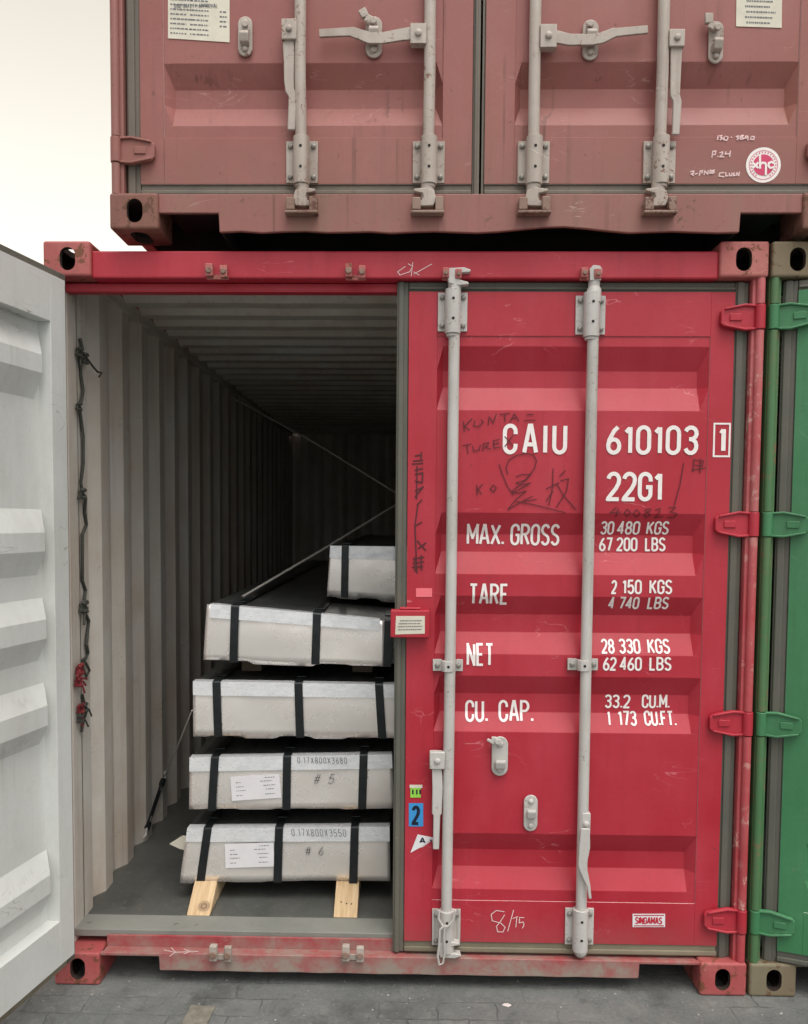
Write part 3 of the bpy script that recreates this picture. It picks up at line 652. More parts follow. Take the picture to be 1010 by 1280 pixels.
# ---- red container (open left door, closed right door)
rc = empty('shipping_container', (0, 0, 0), 'bright red shipping container on the ground with its left door open and steel bundles inside', 'shipping container')
castings(rc, M['red_cast']); shell(rc, red)
ld, _, _ = door(rc, red, 0, R(-101.5), True); ld['label'] = 'open left door showing its pale grey inner face'
rd, hx, hy = door(rc, red, 1); rd['label'] = 'closed red right door with white lettering'
for s in (0, 1): hinge_pins(rc, red, s)
c = On(red, rc, rd, hx, hy, 1)
bar(c, [(1.394, 2.49), (1.392, 1.25), (1.388, .135)], sg=(1, 1))
bar(c, [(1.862, 2.49), (1.860, 1.25), (1.860, .135)], ends=('ring', 'knob'))
def cz(px, py, y=.02): q = at(px, py, y); return q.x, q.z
for px, py in [(566, 389), (558, 1161), (739, 393), (725, 1160)]: bracket(c, *cz(px, py))
for px, py in [(560, 832), (729, 831)]: bracket(c, *cz(px, py), small=True)
handle(c, (537, 940, 556, 961), [(546, 958), (547, 985), (546, 1018), (546, 1019), (545, 1062)], [.034, .036, .034, .024, .022])
handle(c, (727, 1016, 738, 1042), [(732, 1036), (731, 1060), (728, 1082), (732, 1096), (736, 1108), (738, 1124)], [.030, .038, .030, .022, .012, .010], y=(-.022, -.012))
latch(c, 614, 920, 635, 969, hook=[(622, 926), (614, 925), (612, 928)])
latch(c, 654, 993, 672, 1038, catch=.55)
# seal wire looped round the lower bracket of the first bar
W = [c.at(x, y, -.022) for x, y in [(549, 1138), (548, 1148), (553, 1157), (560, 1158), (567, 1150), (569, 1138)]]
W2 = [c.at(x, y, -.026) for x, y in [(556, 1157), (550, 1162), (549, 1180), (547, 1195), (549, 1206), (554, 1204), (556, 1190), (555, 1170), (556, 1158)]]
MB().tube(W, .0045, 8).tube(W2, .004, 8).build('seal_wire', [M['galv']], rd)
# keepers on header and sill
def keeper(px0, px1, py0, py1, yface, mats, flip=1):
    a, b = at(px0, py1, yface-.01), at(px1, py0, yface-.01); w = b.x-a.x; h = b.z-a.z
    mb = MB().box(a.x, b.x, yface-.006, yface-.0006, a.z, a.z+h*.35)
    mb.box(a.x, a.x+w*.34, yface-.030, yface-.0065, a.z+h*.12, b.z)
    mb.box(b.x-w*.34, b.x, yface-.026, yface-.0065, a.z+h*.05, b.z-h*.1)
    mb.tube([(a.x+w*.17, yface-.0305, (a.z+b.z)/2), (a.x+w*.17, yface-.036, (a.z+b.z)/2)], h*.22, 10, 1)
    mb.tube([(b.x-w*.17, yface-.0265, a.z+h*.45), (b.x-w*.17, yface-.033, a.z+h*.45)], h*.2, 10, 1)
    mb.build('cam_keeper', mats, rc, bevel=.003)
HK = [M['red_cast'], M['cam_rust']]; SK = [M['galv_old'], M['cam_rust']]
keeper(258, 285, 331, 349, .014, HK); keeper(432, 457, 331, 350, .014, HK)
keeper(553, 577, 336, 350, .014, HK); keeper(725, 751, 336, 350, .014, HK)
keeper(263, 290, 1180, 1201, .012, SK); keeper(428, 455, 1180, 1201, .012, SK)
# lock plate with sticker on the meeting stile
a, b = at(488, 797, -.004), at(537, 763, -.004)
lp = MB(); lp.box(a.x-hx, b.x-hx, -.004-hy, .0375-hy, a.z, b.z); lp.box(a.x-hx+.03, b.x-hx-.03, .004-hy, .02-hy, b.z+.0005, b.z+.009)
lp.build('lock_plate', [M['red']], rd, bevel=.004)
def flat(name, mats, q, par, deco=None, th=.0008):
    """thin sheet through 4 points given in the parent's coordinates"""
    n = (q[1]-q[0]).cross(q[3]-q[0]).normalized()
    mb = MB(); vs = [v for v in q]+[v+n*th for v in q]
    mb.add(vs, [(4, 5, 6, 7)]+[(i, (i+1) % 4, (i+1) % 4+4, i+4) for i in range(4)], 0)
    def U(u, v, off=.0006): return q[0].lerp(q[1], u).lerp(q[3].lerp(q[2], u), v)+n*(th+off)
    if deco: deco(mb, U)
    return mb.build(name, mats, par)
def dashes(rows, mi=1, h=.022):
    def f(mb, U):
        for v, segs in rows:
            for u0, u1 in segs:
                u = u0
                while u < u1:
                    L = random.uniform(.02, .06); e = min(u1, u+L)
                    mb.add([U(u, v-h), U(e, v-h), U(e, v+h), U(u, v+h)], [(0, 1, 2, 3)], mi); u = e+random.uniform(.008, .02)
    return f
HO = Vector((hx, hy, 0))
q = [at(x, y, -.0045)-HO for x, y in [(494, 793), (531, 792), (531, 770), (495, 770)]]
flat('sticker', [M['paper_old'], M['print']], q, rd, dashes([(.25, [(.1, .9)]), (.42, [(.08, .92)]), (.58, [(.1, .85)]), (.74, [(.14, .9)])], h=.03))
# stickers on the stile
sticker(c, 'sticker', 520, 735, 540, 746, [M['pink']])
def d_lime(mb, f): 
    rectpx(mb, c, f, 512, 980, 528, 984, 2)
    for x in (515, 520, 524): rectpx(mb, c, f, x, 986, x+2, 992, 1)
sticker(c, 'sticker', 513, 981, 526, 996, [M['lime'], M['navy'], M['paper_old']], d_lime)
def d_two(mb, f):
    a, b = c.conv(514.5, 1030), c.conv(525, 1006); text(mb, '2', a[0], a[1], b[0], b[1], f, .011, mi=1)
sticker(c, 'sticker', 511, 1003, 529, 1032, [M['blue'], M['navy']], d_two)
def d_tri(mb, f):
    a, b = c.conv(524, 1053), c.conv(532, 1046); text(mb, 'A', a[0], a[1], b[0], b[1], f, .005, mi=1)
    a, b = c.conv(534, 1052), c.conv(540, 1048); text(mb, '.1', a[0], a[1], b[0], b[1], f, .004, mi=1)
sticker(c, 'sticker', 0, 0, 0, 0, [M['paper'], M['navy']], d_tri, poly=[(513, 1065), (524, 1059), (542, 1055), (542, 1046), (522, 1042)])
def d_sing(mb, f):
    for x0, y0, x1, y1 in [(791.5, 1142.2, 829, 1143.4), (791.5, 1155.2, 829, 1156.4)]: rectpx(mb, c, f, x0, y0, x1, y1, 1)
    a, b = c.conv(793, 1153.6), c.conv(827, 1145.2); text(mb, 'SINGAMAS', a[0], a[1], b[0], b[1], f, .0045, gap=.22, mi=1)
sticker(c, 'sticker', 790, 1141, 830.5, 1157.5, [M['paper'], M['redink']], d_sing)
# white lettering
f = c.surf(.0022)
def word(s, x0, yb, x1, yt, wd, gap=.2):
    a, b = c.conv(x0, yb), c.conv(x1, yt); mb = MB(); text(mb, s, a[0], a[1], b[0], b[1], f, wd, gap)
    mb.build('lettering', [M['white']], rd)
word('CAIU', 628, 568, 709, 530, .0138, .34); word('610103', 757, 568.5, 873, 532, .0138, .24); word('22G1', 757, 626.5, 829, 590, .0138, .20)
mb = MB(); a, b = c.conv(891, 570.5), c.conv(911.5, 530)
for p0, p1 in [((a[0], a[1]), (b[0], a[1])), ((b[0], a[1]), (b[0], b[1])), ((b[0], b[1]), (a[0], b[1])), ((a[0], b[1]), (a[0], a[1]))]: 
    t = (Vector(p1)-Vector(p0)).normalized()*.003; ribbon(mb, [Vector(p0)-t, Vector(p1)+t], .006, f)
a, b = c.conv(897, 566.5), c.conv(907.5, 534); text(mb, '1', a[0], a[1], b[0], b[1], f, .0150); mb.build('lettering', [M['white']], rd)
word('MAX.', 584, 681.5, 632, 655, .0088, .17); word('GROSS', 639, 682, 701.5, 655, .0088, .2)
word('30', 752, 668.5, 769.5, 651.5, .0066); word('480', 773, 668.5, 802, 651.5, .0066); word('KGS', 810, 668.5, 838.5, 651.5, .0066)
word('67', 751, 689.5, 768.5, 672, .0069); word('200', 773, 689.5, 800, 672, .0069); word('LBS', 809, 689.5, 835.5, 672, .0069)
word('TARE', 586, 756, 635.5, 729.5, .0088, .22)
word('2', 763.5, 742.5, 771, 725, .0069); word('150', 777, 742.5, 802, 724.5, .0069); word('KGS', 811, 742.5, 840, 724.5, .0069)
word('4', 761, 762, 769, 746, .0066); word('740', 774, 762, 800, 746, .0066); word('LBS', 810, 762, 837, 746, .0066)
word('NET', 583, 832, 617.5, 804.5, .0088, .22)
word('28', 752, 817, 769, 799.5, .0069); word('330', 774, 817, 801.5, 799.5, .0069); word('KGS', 810, 817, 838.5, 799.5, .0069)
word('62', 753, 838, 770.5, 821, .0069); word('460', 774, 838, 802, 821, .0069); word('LBS', 811, 838, 839, 821, .0069)
word('CU.', 582, 903.5, 611, 877.5, .0088, .2); word('CAP.', 624, 903.5, 668.5, 877.5, .0088, .2)
word('33.2', 758, 887.5, 791, 870.5, .0069); word('CU.M.', 805, 887.5, 841, 870.5, .0069, .2)
word('1', 761, 908, 765, 891, .0069); word('173', 774, 908, 798, 891, .0069); word('CU.FT.', 807, 908, 848, 891, .0069, .2)
# pen and chalk scrawls
def Z(k, ox, oy, L): return [[(ox+k*x, oy+k*y) for x, y in l] for l in L]
pen = Z(.2574, 480, 480, [[(386,180),(390,232)],[(428,168),(390,206),(415,224)],[(440,178),(436,205),(458,208),(482,186),(470,172)],[(505,200),(510,160),(530,190),(545,145)],[(560,150),(610,143)],[(585,147),(588,185)],[(610,185),(632,145),(655,182)],[(618,168),(648,165)],[(690,150),(725,148)],[(680,178),(735,176)],
 [(380,300),(425,292)],[(402,296),(408,340)],[(430,300),(436,328),(462,320),(468,295)],[(480,325),(482,290),(508,286),(500,302),(488,306),(520,318)],[(560,270),(530,276),(535,312),(568,305)],[(533,292),(560,288)],[(585,255),(625,300)],[(625,250),(585,305)],
 [(600,440),(592,405),(605,370),(640,348),(690,338),(725,345),(740,375),(730,410),(700,450),(660,490),(620,520)],[(558,390),(575,440),(600,500),(630,540)],[(640,450),(670,440),(710,440),(690,465),(640,480),(670,490),(710,480),(660,510),(620,530)],[(610,520),(650,530),(690,520),(640,560),(600,610)],[(600,610),(660,575),(720,545)],[(640,570),(720,585),(800,605),(880,625)],[(680,570),(740,560)],
 [(785,510),(850,480)],[(820,410),(818,500),(800,590)],[(820,520),(785,570)],[(880,420),(850,450)],[(855,470),(895,460),(885,520),(835,600)],[(835,480),(870,540),(930,610)],[(450,490),(452,540)],[(480,485),(455,512),(475,535)],[(530,490),(515,510),(530,525),(545,505),(530,490)]])
pen += Z(.3663, 560, 500, [[(575,365),(552,385),(590,382)],[(580,370),(572,400)],[(610,372),(600,385),(610,398),(622,385),(610,372)],[(642,374),(630,388),(642,400),(655,388),(642,374)],[(690,370),(670,376),(690,392),(676,402),(668,392),(692,374)],[(705,376),(722,370),(720,384),(704,402),(735,398)],[(750,368),(775,366),(758,382),(780,388),(770,402),(748,402)],[(803,215),(790,290),(770,360)],[(838,200),(835,245)],[(860,200),(858,250)],[(828,240),(878,232)],[(838,205),(870,208),(866,226),(840,222)]])
for i0, i1 in ((0, 10), (10, 18), (18, 25), (25, 31), (31, 33), (33, 34), (34, 42), (42, 43), (43, 47)):
    mb = MB(); scrawl(mb, pen[i0:i1], c.conv, .0032, c.surf(.0034)); mb.build('pen_scrawl', [M['ink']], rd)
vert = Z(.2574, 480, 480, [[(160,400),(158,560)],[(165,580),(150,690),(160,920)],[(140,375),(190,370)],[(135,390),(190,385)],[(150,350),(180,345)],[(182,330),(180,372)],[(148,420),(190,410)],[(150,440),(188,432),(185,480),(150,470)],[(150,550),(190,500),(150,520)],[(160,590),(185,560)],[(150,690),(185,670)],[(160,760),(205,810)],[(165,800),(205,770)],[(140,850),(195,840)],[(140,870),(195,862)],[(135,890),(190,885)],[(150,840),(152,910)],[(180,830),(182,905)]])
mb = MB(); scrawl(mb, vert, c.conv, .0050, c.surf(.0016)); mb.build('pen_scrawl', [M['ink']], rd)
chk = Z(.2673, 500, 1000, [[(487,518),(450,512),(425,530),(430,560),(470,570),(490,590),(480,612),(455,610),(450,585),(470,560),(488,530)],[(530,510),(502,610)],[(525,550),(550,540)],[(545,545),(540,590)],[(555,545),(580,545)],[(558,548),(556,570),(575,565),(578,580),(570,595)]])
mb = MB(); scrawl(mb, chk, c.conv, .0030, c.surf(.0016)); mb.build('chalk_scrawl', [M['chalk']], rd)
def plane_scrawl(name, lines, y, wd, mat, par, off=(0, 0, 0)):
    mb = MB(); o = Vector(off)
    conv = lambda px, py: (lambda q: (q.x, q.z))(at(px, py, y)-o)
    scrawl(mb, lines, conv, wd, lambda a, b: Vector((a, y-.0012-o.y, b))); return mb.build(name, [mat], par)
plane_scrawl('chalk_scrawl', [[(507,333),(497,340),(500,344),(512,340),(516,333),(510,330)],[(514,345),(516,328)],[(540,330),(517,343)],[(517,340),(524,344)]], .014, .0026, M['chalk'], rc)
plane_scrawl('chalk_scrawl', [[(205,1187),(218,1190),(248,1189)],[(214,1184),(220,1190),(212,1195)],[(230,1186),(238,1189),(230,1192)]], .012, .0030, M['chalk'], rc)

# ---- faded maroon container stacked on top
oc = empty('shipping_container', (.246, -.05, 2.612), 'faded maroon shipping container with closed doors stacked on top of the red one', 'shipping container')
castings(oc, M['old_cast']); shell(oc, old)
odl, hlx, hly = door(oc, old, 0); odr, hrx, hry = door(oc, old, 1)
for s in (0, 1): hinge_pins(oc, old, s)
cl = On(old, oc, odl, hlx, hly, 0); cr = On(old, oc, odr, hrx, hry, 1)
def oz(px, py, y=.02): q = at(px, py, y-.05)-Vector(oc.location); return q.x, q.z
for cc, px, pxb, sgn in [(cl, 375, 378, 1), (cl, 537, 534, -1), (cr, 668, 666, 1), (cr, 828, 822, -1)]:
    x0, zt = oz(px, 100, .015); x1, zb_ = oz(pxb, 256, .015)
    bar(cc, [(x1, 2.49), (x0, .5), (x1, zb_)], sg=(sgn, sgn), mat='galv_old')
    bracket(cc, *oz((px+pxb)/2+.5, 201), h=.135, w=.105, mat='galv_old')
    bracket(cc, x1, 2.33, mat='galv_old'); bracket(cc, x1, 1.22, small=True, mat='galv_old')
    kx = x1-cc.h.x; y = .0-cc.h.y
    kp = MB().box(kx-.05, kx-.022, y-.022, y+.011, zb_-.028, zb_+.012).box(kx+.026, kx+.052, y-.020, y+.011, zb_-.030, zb_+.016).box(kx-.054, kx+.055, y-.026, y+.0108, zb_-.040, zb_-.0305)
    kp.build('cam_keeper', [M['cam_rust']], cc.d, bevel=.003)
HG = 'galv_old'
handle(cl, (352, 24, 371, 50), [(360, 46), (361, 75), (361, 100), (362, 112), (366, 120), (364, 162)], [.038, .034, .032, .030, .028, .026], HG)
handle(cl, (513, 30, 533, 55), [(515, 41), (500, 43), (478, 47), (462, 47), (440, 39), (438, 39), (399, 41)], [.040, .036, .034, .034, .030, .026, .024], HG)
handle(cr, (675, 31, 696, 60), [(694, 45), (712, 49), (740, 49), (752, 47), (768, 40), (770, 40), (810, 36)], [.040, .036, .034, .034, .030, .026, .024], HG)
handle(cr, (836, 37, 856, 59), [(846, 55), (845, 90), (844, 118), (847, 126), (845, 168)], [.038, .034, .032, .028, .024], HG)
latch(cl, 298, 22, 316, 72, HG, hook=[(307, 32), (306, 46)], catch=.42)
latch(cl, 457, 22, 478, 74, HG, hook=[(467, 28), (457, 22), (452, 12)], catch=.55)
latch(cr, 727, 26, 748, 77, HG, hook=[(737, 32), (738, 42)], catch=.55)
lt = latch(cr, 884, 28, 904, 81, HG, hook=[(896, 36), (886, 30), (886, 17)], catch=.4)
plane_scrawl('pen_scrawl', [[(891, 51), (895, 50)], [(896, 54), (903, 53), (900, 58), (894, 58), (896, 54)]], -.0195, .0035, M['navy'], odr, Vector(oc.location)+cr.h)
def paper_on(cc, px, rows, mat, name='sticker', hh=.02):
    o = Vector(oc.location)+cc.h
    q = [at(x, y, PY-.05-.0012)-o for x, y in px]
    return flat(name, [mat, M['print']], q, cc.d, dashes(rows, h=hh))
paper_on(cl, [(210, 48), (287, 53), (287, -36), (210, -40)], [(.08+.068*k, [(.04, .3+.1*(k % 2)), (.36, .66)]+([(.84, .96)] if k in (2, 3, 4, 5) else [])) for k in range(9)]+[(.76, [(.12, .8)]), (.88, [(.1, .85)])], M['paper_old'], hh=.010)
hq = lambda px, py: at(px, py, PY-.05-.0035)-(Vector(oc.location)+cl.h)
a, b = hq(218, 9.5), hq(272, 4.5); mb = MB(); text(mb, 'CSC SAFETY APPROVAL', a.x, a.z, b.x, b.z, lambda x, z: Vector((x, a.y, z)), .0022, .25); mb.build('plate_lettering', [M['print']], odl)
paper_on(cr, [(920, 33), (977, 35), (978, -40), (921, -42)], [(.07+.09*k, [(.22-.03*(k % 2), .74+.06*(k % 3))]) for k in range(9)], M['paper_old'], hh=.014)
# round badge
o = Vector(oc.location)+cr.h; q = at(953.5, 207, FY-.05+.003)-o; rad = 20.8/1041.8*2.85
bd = MB(); Yb = FY-.0014-cr.h.y
def disc(mb, r0, r1, y, mi, n=40):
    if r0 == 0: mb.add([(q.x+r1*math.cos(2*math.pi*i/n), y, q.z+r1*math.sin(2*math.pi*i/n)) for i in range(n)], [tuple(range(n))], mi)
    else:
        vs = [(q.x+r*math.cos(2*math.pi*i/n), y, q.z+r*math.sin(2*math.pi*i/n)) for i in range(n) for r in (r0, r1)]
        mb.add(vs, [(2*i, 2*i+1, (2*i+3) % (2*n), (2*i+2) % (2*n)) for i in range(n)], mi)
disc(bd, 0, rad, Yb, 0); disc(bd, rad*.80, rad*.83, Yb-.0006, 1)
for k in range(26):
    t = 2*math.pi*k/26; 
    if not (4.2 < t < 5.2): 
        e = rad*.72; ribbon(bd, [(q.x+(e-.003)*math.cos(t), q.z+(e-.003)*math.sin(t)), (q.x+(e+.002)*math.cos(t), q.z+(e+.002)*math.sin(t))], .003, lambda a, b: Vector((a, Yb-.0006, b)), 1)
disc(bd, 0, rad*.60, Yb-.0009, 1)
fb = lambda a, b: Vector((a, Yb-.0014, b)); u = rad
for L in ([(-.62, .12), (-.30, -.18)], [(-.62, -.18), (-.30, .14)], [(-.22, .58), (-.20, -.22)], [(-.20, .04), (-.06, .12), (.08, .10), (.14, .0), (.14, -.58)], [(.60, .10), (.44, .16), (.30, .10), (.28, -.06), (.38, -.18), (.58, -.14)]):
    k_ = [(q.x+a*u, q.z+b*u) for a, b in L]; ribbon(bd, k_, .0068, fb, 0); 
bd.build('badge', [M['white'], M['pinkink']], odr)
ch2 = Z(.1954, 840, 0, [[(285,902),(292,872)],[(292,876),(315,872),(305,886),(318,892),(300,903)],[(330,880),(325,900),(345,905),(352,885),(335,876)],[(372,882),(376,888)],[(425,875),(405,880),(420,890),(408,903)],[(432,875),(430,900)],[(432,878),(450,870),(440,885),(455,893),(432,900)],[(470,872),(462,890),(482,890)],[(480,872),(478,905)],[(500,880),(496,898),(516,900),(520,882),(500,880)],
 [(250,1015),(255,975),(275,972),(270,995),(252,998)],[(285,1008),(291,1007)],[(298,985),(318,978),(318,990),(300,1010),(328,1010)],[(340,975),(335,992),(365,990)],[(368,970),(362,1012)],
 [(112,1105),(135,1100),(130,1115),(118,1120),(135,1130)],[(140,1120),(160,1115)],[(170,1130),(175,1100),(190,1098),(185,1115)],[(200,1125),(205,1100),(222,1120),(228,1095)],[(235,1118),(240,1095),(255,1100),(240,1118)],[(268,1092),(255,1098),(265,1108),(250,1118)],
 [(300,1112),(330,1110)],[(300,1112),(295,1132),(330,1138)],[(340,1108),(338,1132),(355,1130)],[(362,1112),(362,1130),(375,1130),(378,1112)],[(395,1110),(385,1118),(395,1128),(382,1132)],[(405,1132),(408,1112),(420,1130),(425,1105)]])
for i0, i1 in ((0, 10), (10, 15), (15, 21), (21, 27)):
    mb = MB(); scrawl(mb, ch2[i0:i1], cr.conv, .0042, cr.surf(.0016)); mb.build('chalk_scrawl', [M['chalk']], odr)

# ---- green container standing beside, its left door ajar
gc = empty('shipping_container', (2.448, 0, 0), 'green shipping container at the right edge with its door slightly ajar', 'shipping container')
castings(gc, M['green_cast']); shell(gc, grn)
gd, _, _ = door(gc, grn, 0, R(-20)); door(gc, grn, 1)
for s in (0, 1): hinge_pins(gc, grn, s)

# ================================================================= cargo
def bundle(quad, y0, straps, label, length=3.62, yb=None, cover_r=1.0, strip=(0, 1), paper=None, notes=(), flap=False, lip=.05):
    """bundle of galvanised sheets; quad = TL, TR, BR, BL photograph pixels of its front end at depth y0"""
    TL, TR, BR, BL = [at(px, py, y0) for px, py in quad]
    o0 = (BL+BR)/2; root = empty('steel_sheet_bundle', o0, label, 'steel bundle', 'steel sheet bundles stacked in the container')
    TL, TR, BR, BL = [v-o0 for v in (TL, TR, BR, BL)]
    def P(u, v, y=0.): return BL.lerp(BR, u).lerp(TL.lerp(TR, u), v)+Vector((0, y, 0))
    mb = MB(); vs = [P(0, .03, .006), P(1, .03, .006), P(1, .985, .006), P(0, .985, .006)]
    mb.add(vs+[v+Vector((0, length, 0)) for v in vs], [(0, 1, 2, 3), (4, 7, 6, 5), (0, 4, 5, 1), (2, 6, 7, 3), (0, 3, 7, 4), (1, 5, 6, 2)], 0)
    mb.build('sheet_stack', [M['top']], root, bevel=.004)
    # folded end cover with a ragged lower edge
    nu, nv = 60, 8; vs = []
    ph = random.uniform(0, 6); rag = [random.choice((0, -.002, -.004, -.010, .002)) for _ in range(6)]
    for j in range(nv+1):
        for i in range(nu+1):
            u, v = i/nu*cover_r, j/nv
            bul = -.0045-.0075*math.sin(math.pi*v)*(.75+.25*math.sin(u*9+ph))-.005*(1-v)**3*(1+math.sin(u*5+ph))
            q = P(u, v, bul-.010*max(0, .04-u)/.04*0)
            if j == 0:
                t_ = u*len(rag)*.999; a_ = int(t_); q.z += rag[a_]+(rag[min(a_+1, len(rag)-1)]-rag[a_])*min(1, max(0, (t_-a_-.35)*6))
            if i == 0: q.x -= .004*(1-v)
            vs.append(q)
    mb = MB().add(vs, [(j*(nu+1)+i, j*(nu+1)+i+1, (j+1)*(nu+1)+i+1, (j+1)*(nu+1)+i) for j in range(nv) for i in range(nu)], 0, True)
    ec = mb.build('end_cover', [M['sheet']], root)
    sm = ec.modifiers.new('thickness', 'SOLIDIFY'); sm.thickness = .0014; sm.offset = 0
    # bright angle strip along the top edge
    h = (TL-BL).length; k = lip/h; u0, u1 = strip
    mb = MB(); n = 14; vs = []
    for i in range(n+1):
        u = u0+(u1-u0)*i/n; wob = .0012*math.sin(i*2.1+ph)
        vs += [P(u, 1-k, -.0160+wob), P(u, 1, -.0125+wob*.5)+Vector((0, 0, .003)), P(u, 1, .030)+Vector((0, 0, .0032))]
    mb.add(vs, [(i*3+j, i*3+3+j, i*3+4+j, i*3+1+j) for i in range(n) for j in (0, 1)], 0)
    es = mb.build('edge_strip', [M['strip']], root); sm = es.modifiers.new('thickness', 'SOLIDIFY'); sm.thickness = .0014; sm.offset = 0
    # steel straps, front and along the top
    wpx = .0315
    for (a, b) in straps:
        ut = (a-quad[0][0])/(quad[1][0]-quad[0][0]); ub = (b-quad[3][0])/(quad[2][0]-quad[3][0])
        W = (TR-TL).length; du = wpx/W/2; mb = MB(); vs = []
        for uu, v, y, dz in [(ub, -.02, .02, 0), (ub, -.015, -.016, 0), (ub+(ut-ub)*.3, .3, -.0185, 0), (ub+(ut-ub)*.6, .6, -.0195, 0), (ut, 1, -.0178, .0005), (ut, 1, -.0150, .0062), (ut, 1, .05, .0069), (ut, 1, length-.01, .004)]:
            for s in (-1, 1): vs.append(P(uu+du*s, v, y)+Vector((0, 0, dz)))
        mb.add(vs, [(2*i, 2*i+1, 2*i+3, 2*i+2) for i in range(7)], 0)
        st = mb.build('strap', [M['strap']], root); sm = st.modifiers.new('thickness', 'SOLIDIFY'); sm.thickness = .0012; sm.offset = 0
        cl_ = P(ut, 1, .10)+Vector((0, 0, .0085)); 
        MB().box(cl_.x-.018, cl_.x+.018, cl_.y-.02, cl_.y+.02, cl_.z-.0005, cl_.z+.0045).build('strap_seal', [M['strap']], root, bevel=.0015)
    if paper:
        q = [at(x, y, y0-.0170)-o0 for x, y in paper]
        rows = [(.2, [(.1, .22), (.68, .88)]), (.4, [(.1, .3), (.7, .86)]), (.56, [(.1, .26), (.66, .9)]), (.74, [(.1, .2), (.6, .84)]), (.88, [(.7, .9)])]
        flat('paper_label', [M['paper'], M['print']], q, root, dashes(rows, h=.014))
    for s, x0, yb_, x1, yt, wd, sl, dy in notes:
        a, b = at(x0, yb_, y0-dy)-o0, at(x1, yt, y0-dy)-o0; mb = MB()
        text(mb, s, a.x, a.z, b.x, b.z, lambda p, r, dy=dy: Vector((p, -dy, r)), wd, .35, slant=sl)
        mb.build('handwriting', [M['pencil']], root)
    if flap:
        q = [at(x, y, y0+.06)-o0 for x, y in [(212, 1055), (224, 1061), (236, 1064), (238, 1046), (228, 1045)]]
        MB().add(q+[v+Vector((0, .003, .001)) for v in q], [(0, 1, 2, 3, 4), (9, 8, 7, 6, 5)]+[(i, i+5, (i+1) % 5+5, (i+1) % 5) for i in range(5)]).build('torn_wrap', [M['paper_old']], root)
    return root, o0, (TL, TR, BR, BL)
B6 = bundle([(235, 1035), (487, 1033), (488, 1101), (227, 1099)], .33, [(261, 252), (350, 348), (444, 442)], 'bottom steel sheet bundle of the stack, resting on two pale wooden beams', paper=[(282, 1085), (343, 1083), (342, 1053), (281, 1055)],
     notes=[('0.17X800X3550', 365, 1045, 433, 1037, .0017, -.15, .0185), ('# 6', 381, 1069, 404, 1059, .0022, .1, .0165)], flap=True)
B5 = bundle([(238, 947), (490, 943), (493, 1008), (238, 1011)], .33, [(270, 266), (360, 359), (455, 453)], 'fourth steel sheet bundle from the top, with a tilted white paper label', paper=[(290, 1001), (352, 997), (349, 967), (288, 971)],
     notes=[('0.17X800X3680', 372, 954, 434, 947, .0017, -.1, .0185), ('# 5', 391, 980, 416, 968, .0022, .3, .0165)])
B4 = bundle([(242, 852), (497, 856), (499, 921), (244, 918)], .33, [(272, 274), (374, 376), (474, 478)], 'third steel sheet bundle from the top, directly above the one with the tilted paper label')
B3 = bundle([(259, 755), (499, 777), (499, 832), (256, 825)], .35, [(295, 293), (397, 395), (486, 484)], 'long slanting steel sheet bundle under the short topmost one, black film on its top', cover_r=.925, strip=(.02, .90))
B2 = bundle([(413, 683), (570, 685), (570, 756), (410, 744)], .80, [(432, 431)], 'topmost steel sheet bundle, partly hidden behind the closed red door', length=3.0)
# timbers
def beam(name, q, label, group=None, mat='wood', slope=.13, w=.088, y1=3.8, holes=False):
    """squared timber with a front end sawn on the slant; q = bottom front left point"""
    h = B6[1].z-.165-.002
    mb = MB().prism([(0, 0), (slope, h), (y1, h), (y1, 0)], 0, w, 'x')
    nrm = Vector((0, -h, slope)).normalized()
    if holes:
        for x, t in ((.024, .42), (.045, .38), (.064, .37)):
            b_ = Vector((x, slope*t, h*t)); mb.tube([b_+nrm*.0004, b_+nrm*.0008], .0035, 8, 1)
    o = mb.build(name, [M[mat], M['pencil']], None, loc=(q.x, q.y, q.z+.001), bevel=.003)
    return tag(o, label, 'wooden beam', group)
qa = at(233, 1145, .1662, 2); qb = at(417, 1147, .1662, 2)
GB = 'wooden beams under the lowest bundle'
beam('wooden_beam', qa, 'pale wooden beam with a dark knot on its slanted end, under the lowest bundle', GB)
beam('wooden_beam', qb, 'pale wooden beam with small nail holes, right of the knotted one', GB, mat='wood_plain', holes=True)
for lo, hi in ((B6, B5), (B5, B4), (B4, B3)):
    zl = lo[1].z+max(lo[2][0].z, lo[2][1].z)+.009; zh = hi[1].z+min(hi[2][2].z, hi[2][3].z)+.003
    for u in (.2, .8):
        x = hi[1].x+hi[2][3].x*(1-u)+hi[2][2].x*u
        if zh-zl > .01:
            o = MB().box(-.04, .04, 0, 3.2, 0, zh-zl).build('wooden_spacer', [M['dunnage']], None, loc=(x, .52, zl))
            tag(o, 'dark wooden spacer in the shadow gap between two stacked steel bundles', 'wooden spacer', 'wooden spacers between the bundles')
# ---- lashings
def cord(name, pts, r, mat, label, cat, group=None):
    return tag(MB().tube(pts, r, 7).build(name, [M[mat]]), label, cat, group)
cord('lashing_wire', [(.047, 2.89, 2.485), (.62, 2.70, 2.17), (1.166, 2.5, 1.835), (1.9, 2.3, 1.40)], .0052, 'wire', 'taut lashing wire running down from the upper left wall across the dark interior', 'lashing wire')
w0 = at(296, 750, .75); w1 = at(410, 683, 1.25); w2 = at(495, 631, 1.75)
cord('lashing_wire', [w0, w1, w2, w2+(w2-w1)*.6], .0055, 'wire', 'lashing wire rising from the black film top of the slanting bundle to the right', 'lashing wire')
t0 = at(207, 966, .052, 0); t1 = at(180, 1046, .052, 0)
cord('lashing_wire', [at(240, 888, .36), (t0+at(240, 888, .36))/2+Vector((0, 0, -.01)), t0], .0032, 'wire', 'thin wire leading from the left side of the bundle stack down to the turnbuckle', 'lashing wire')
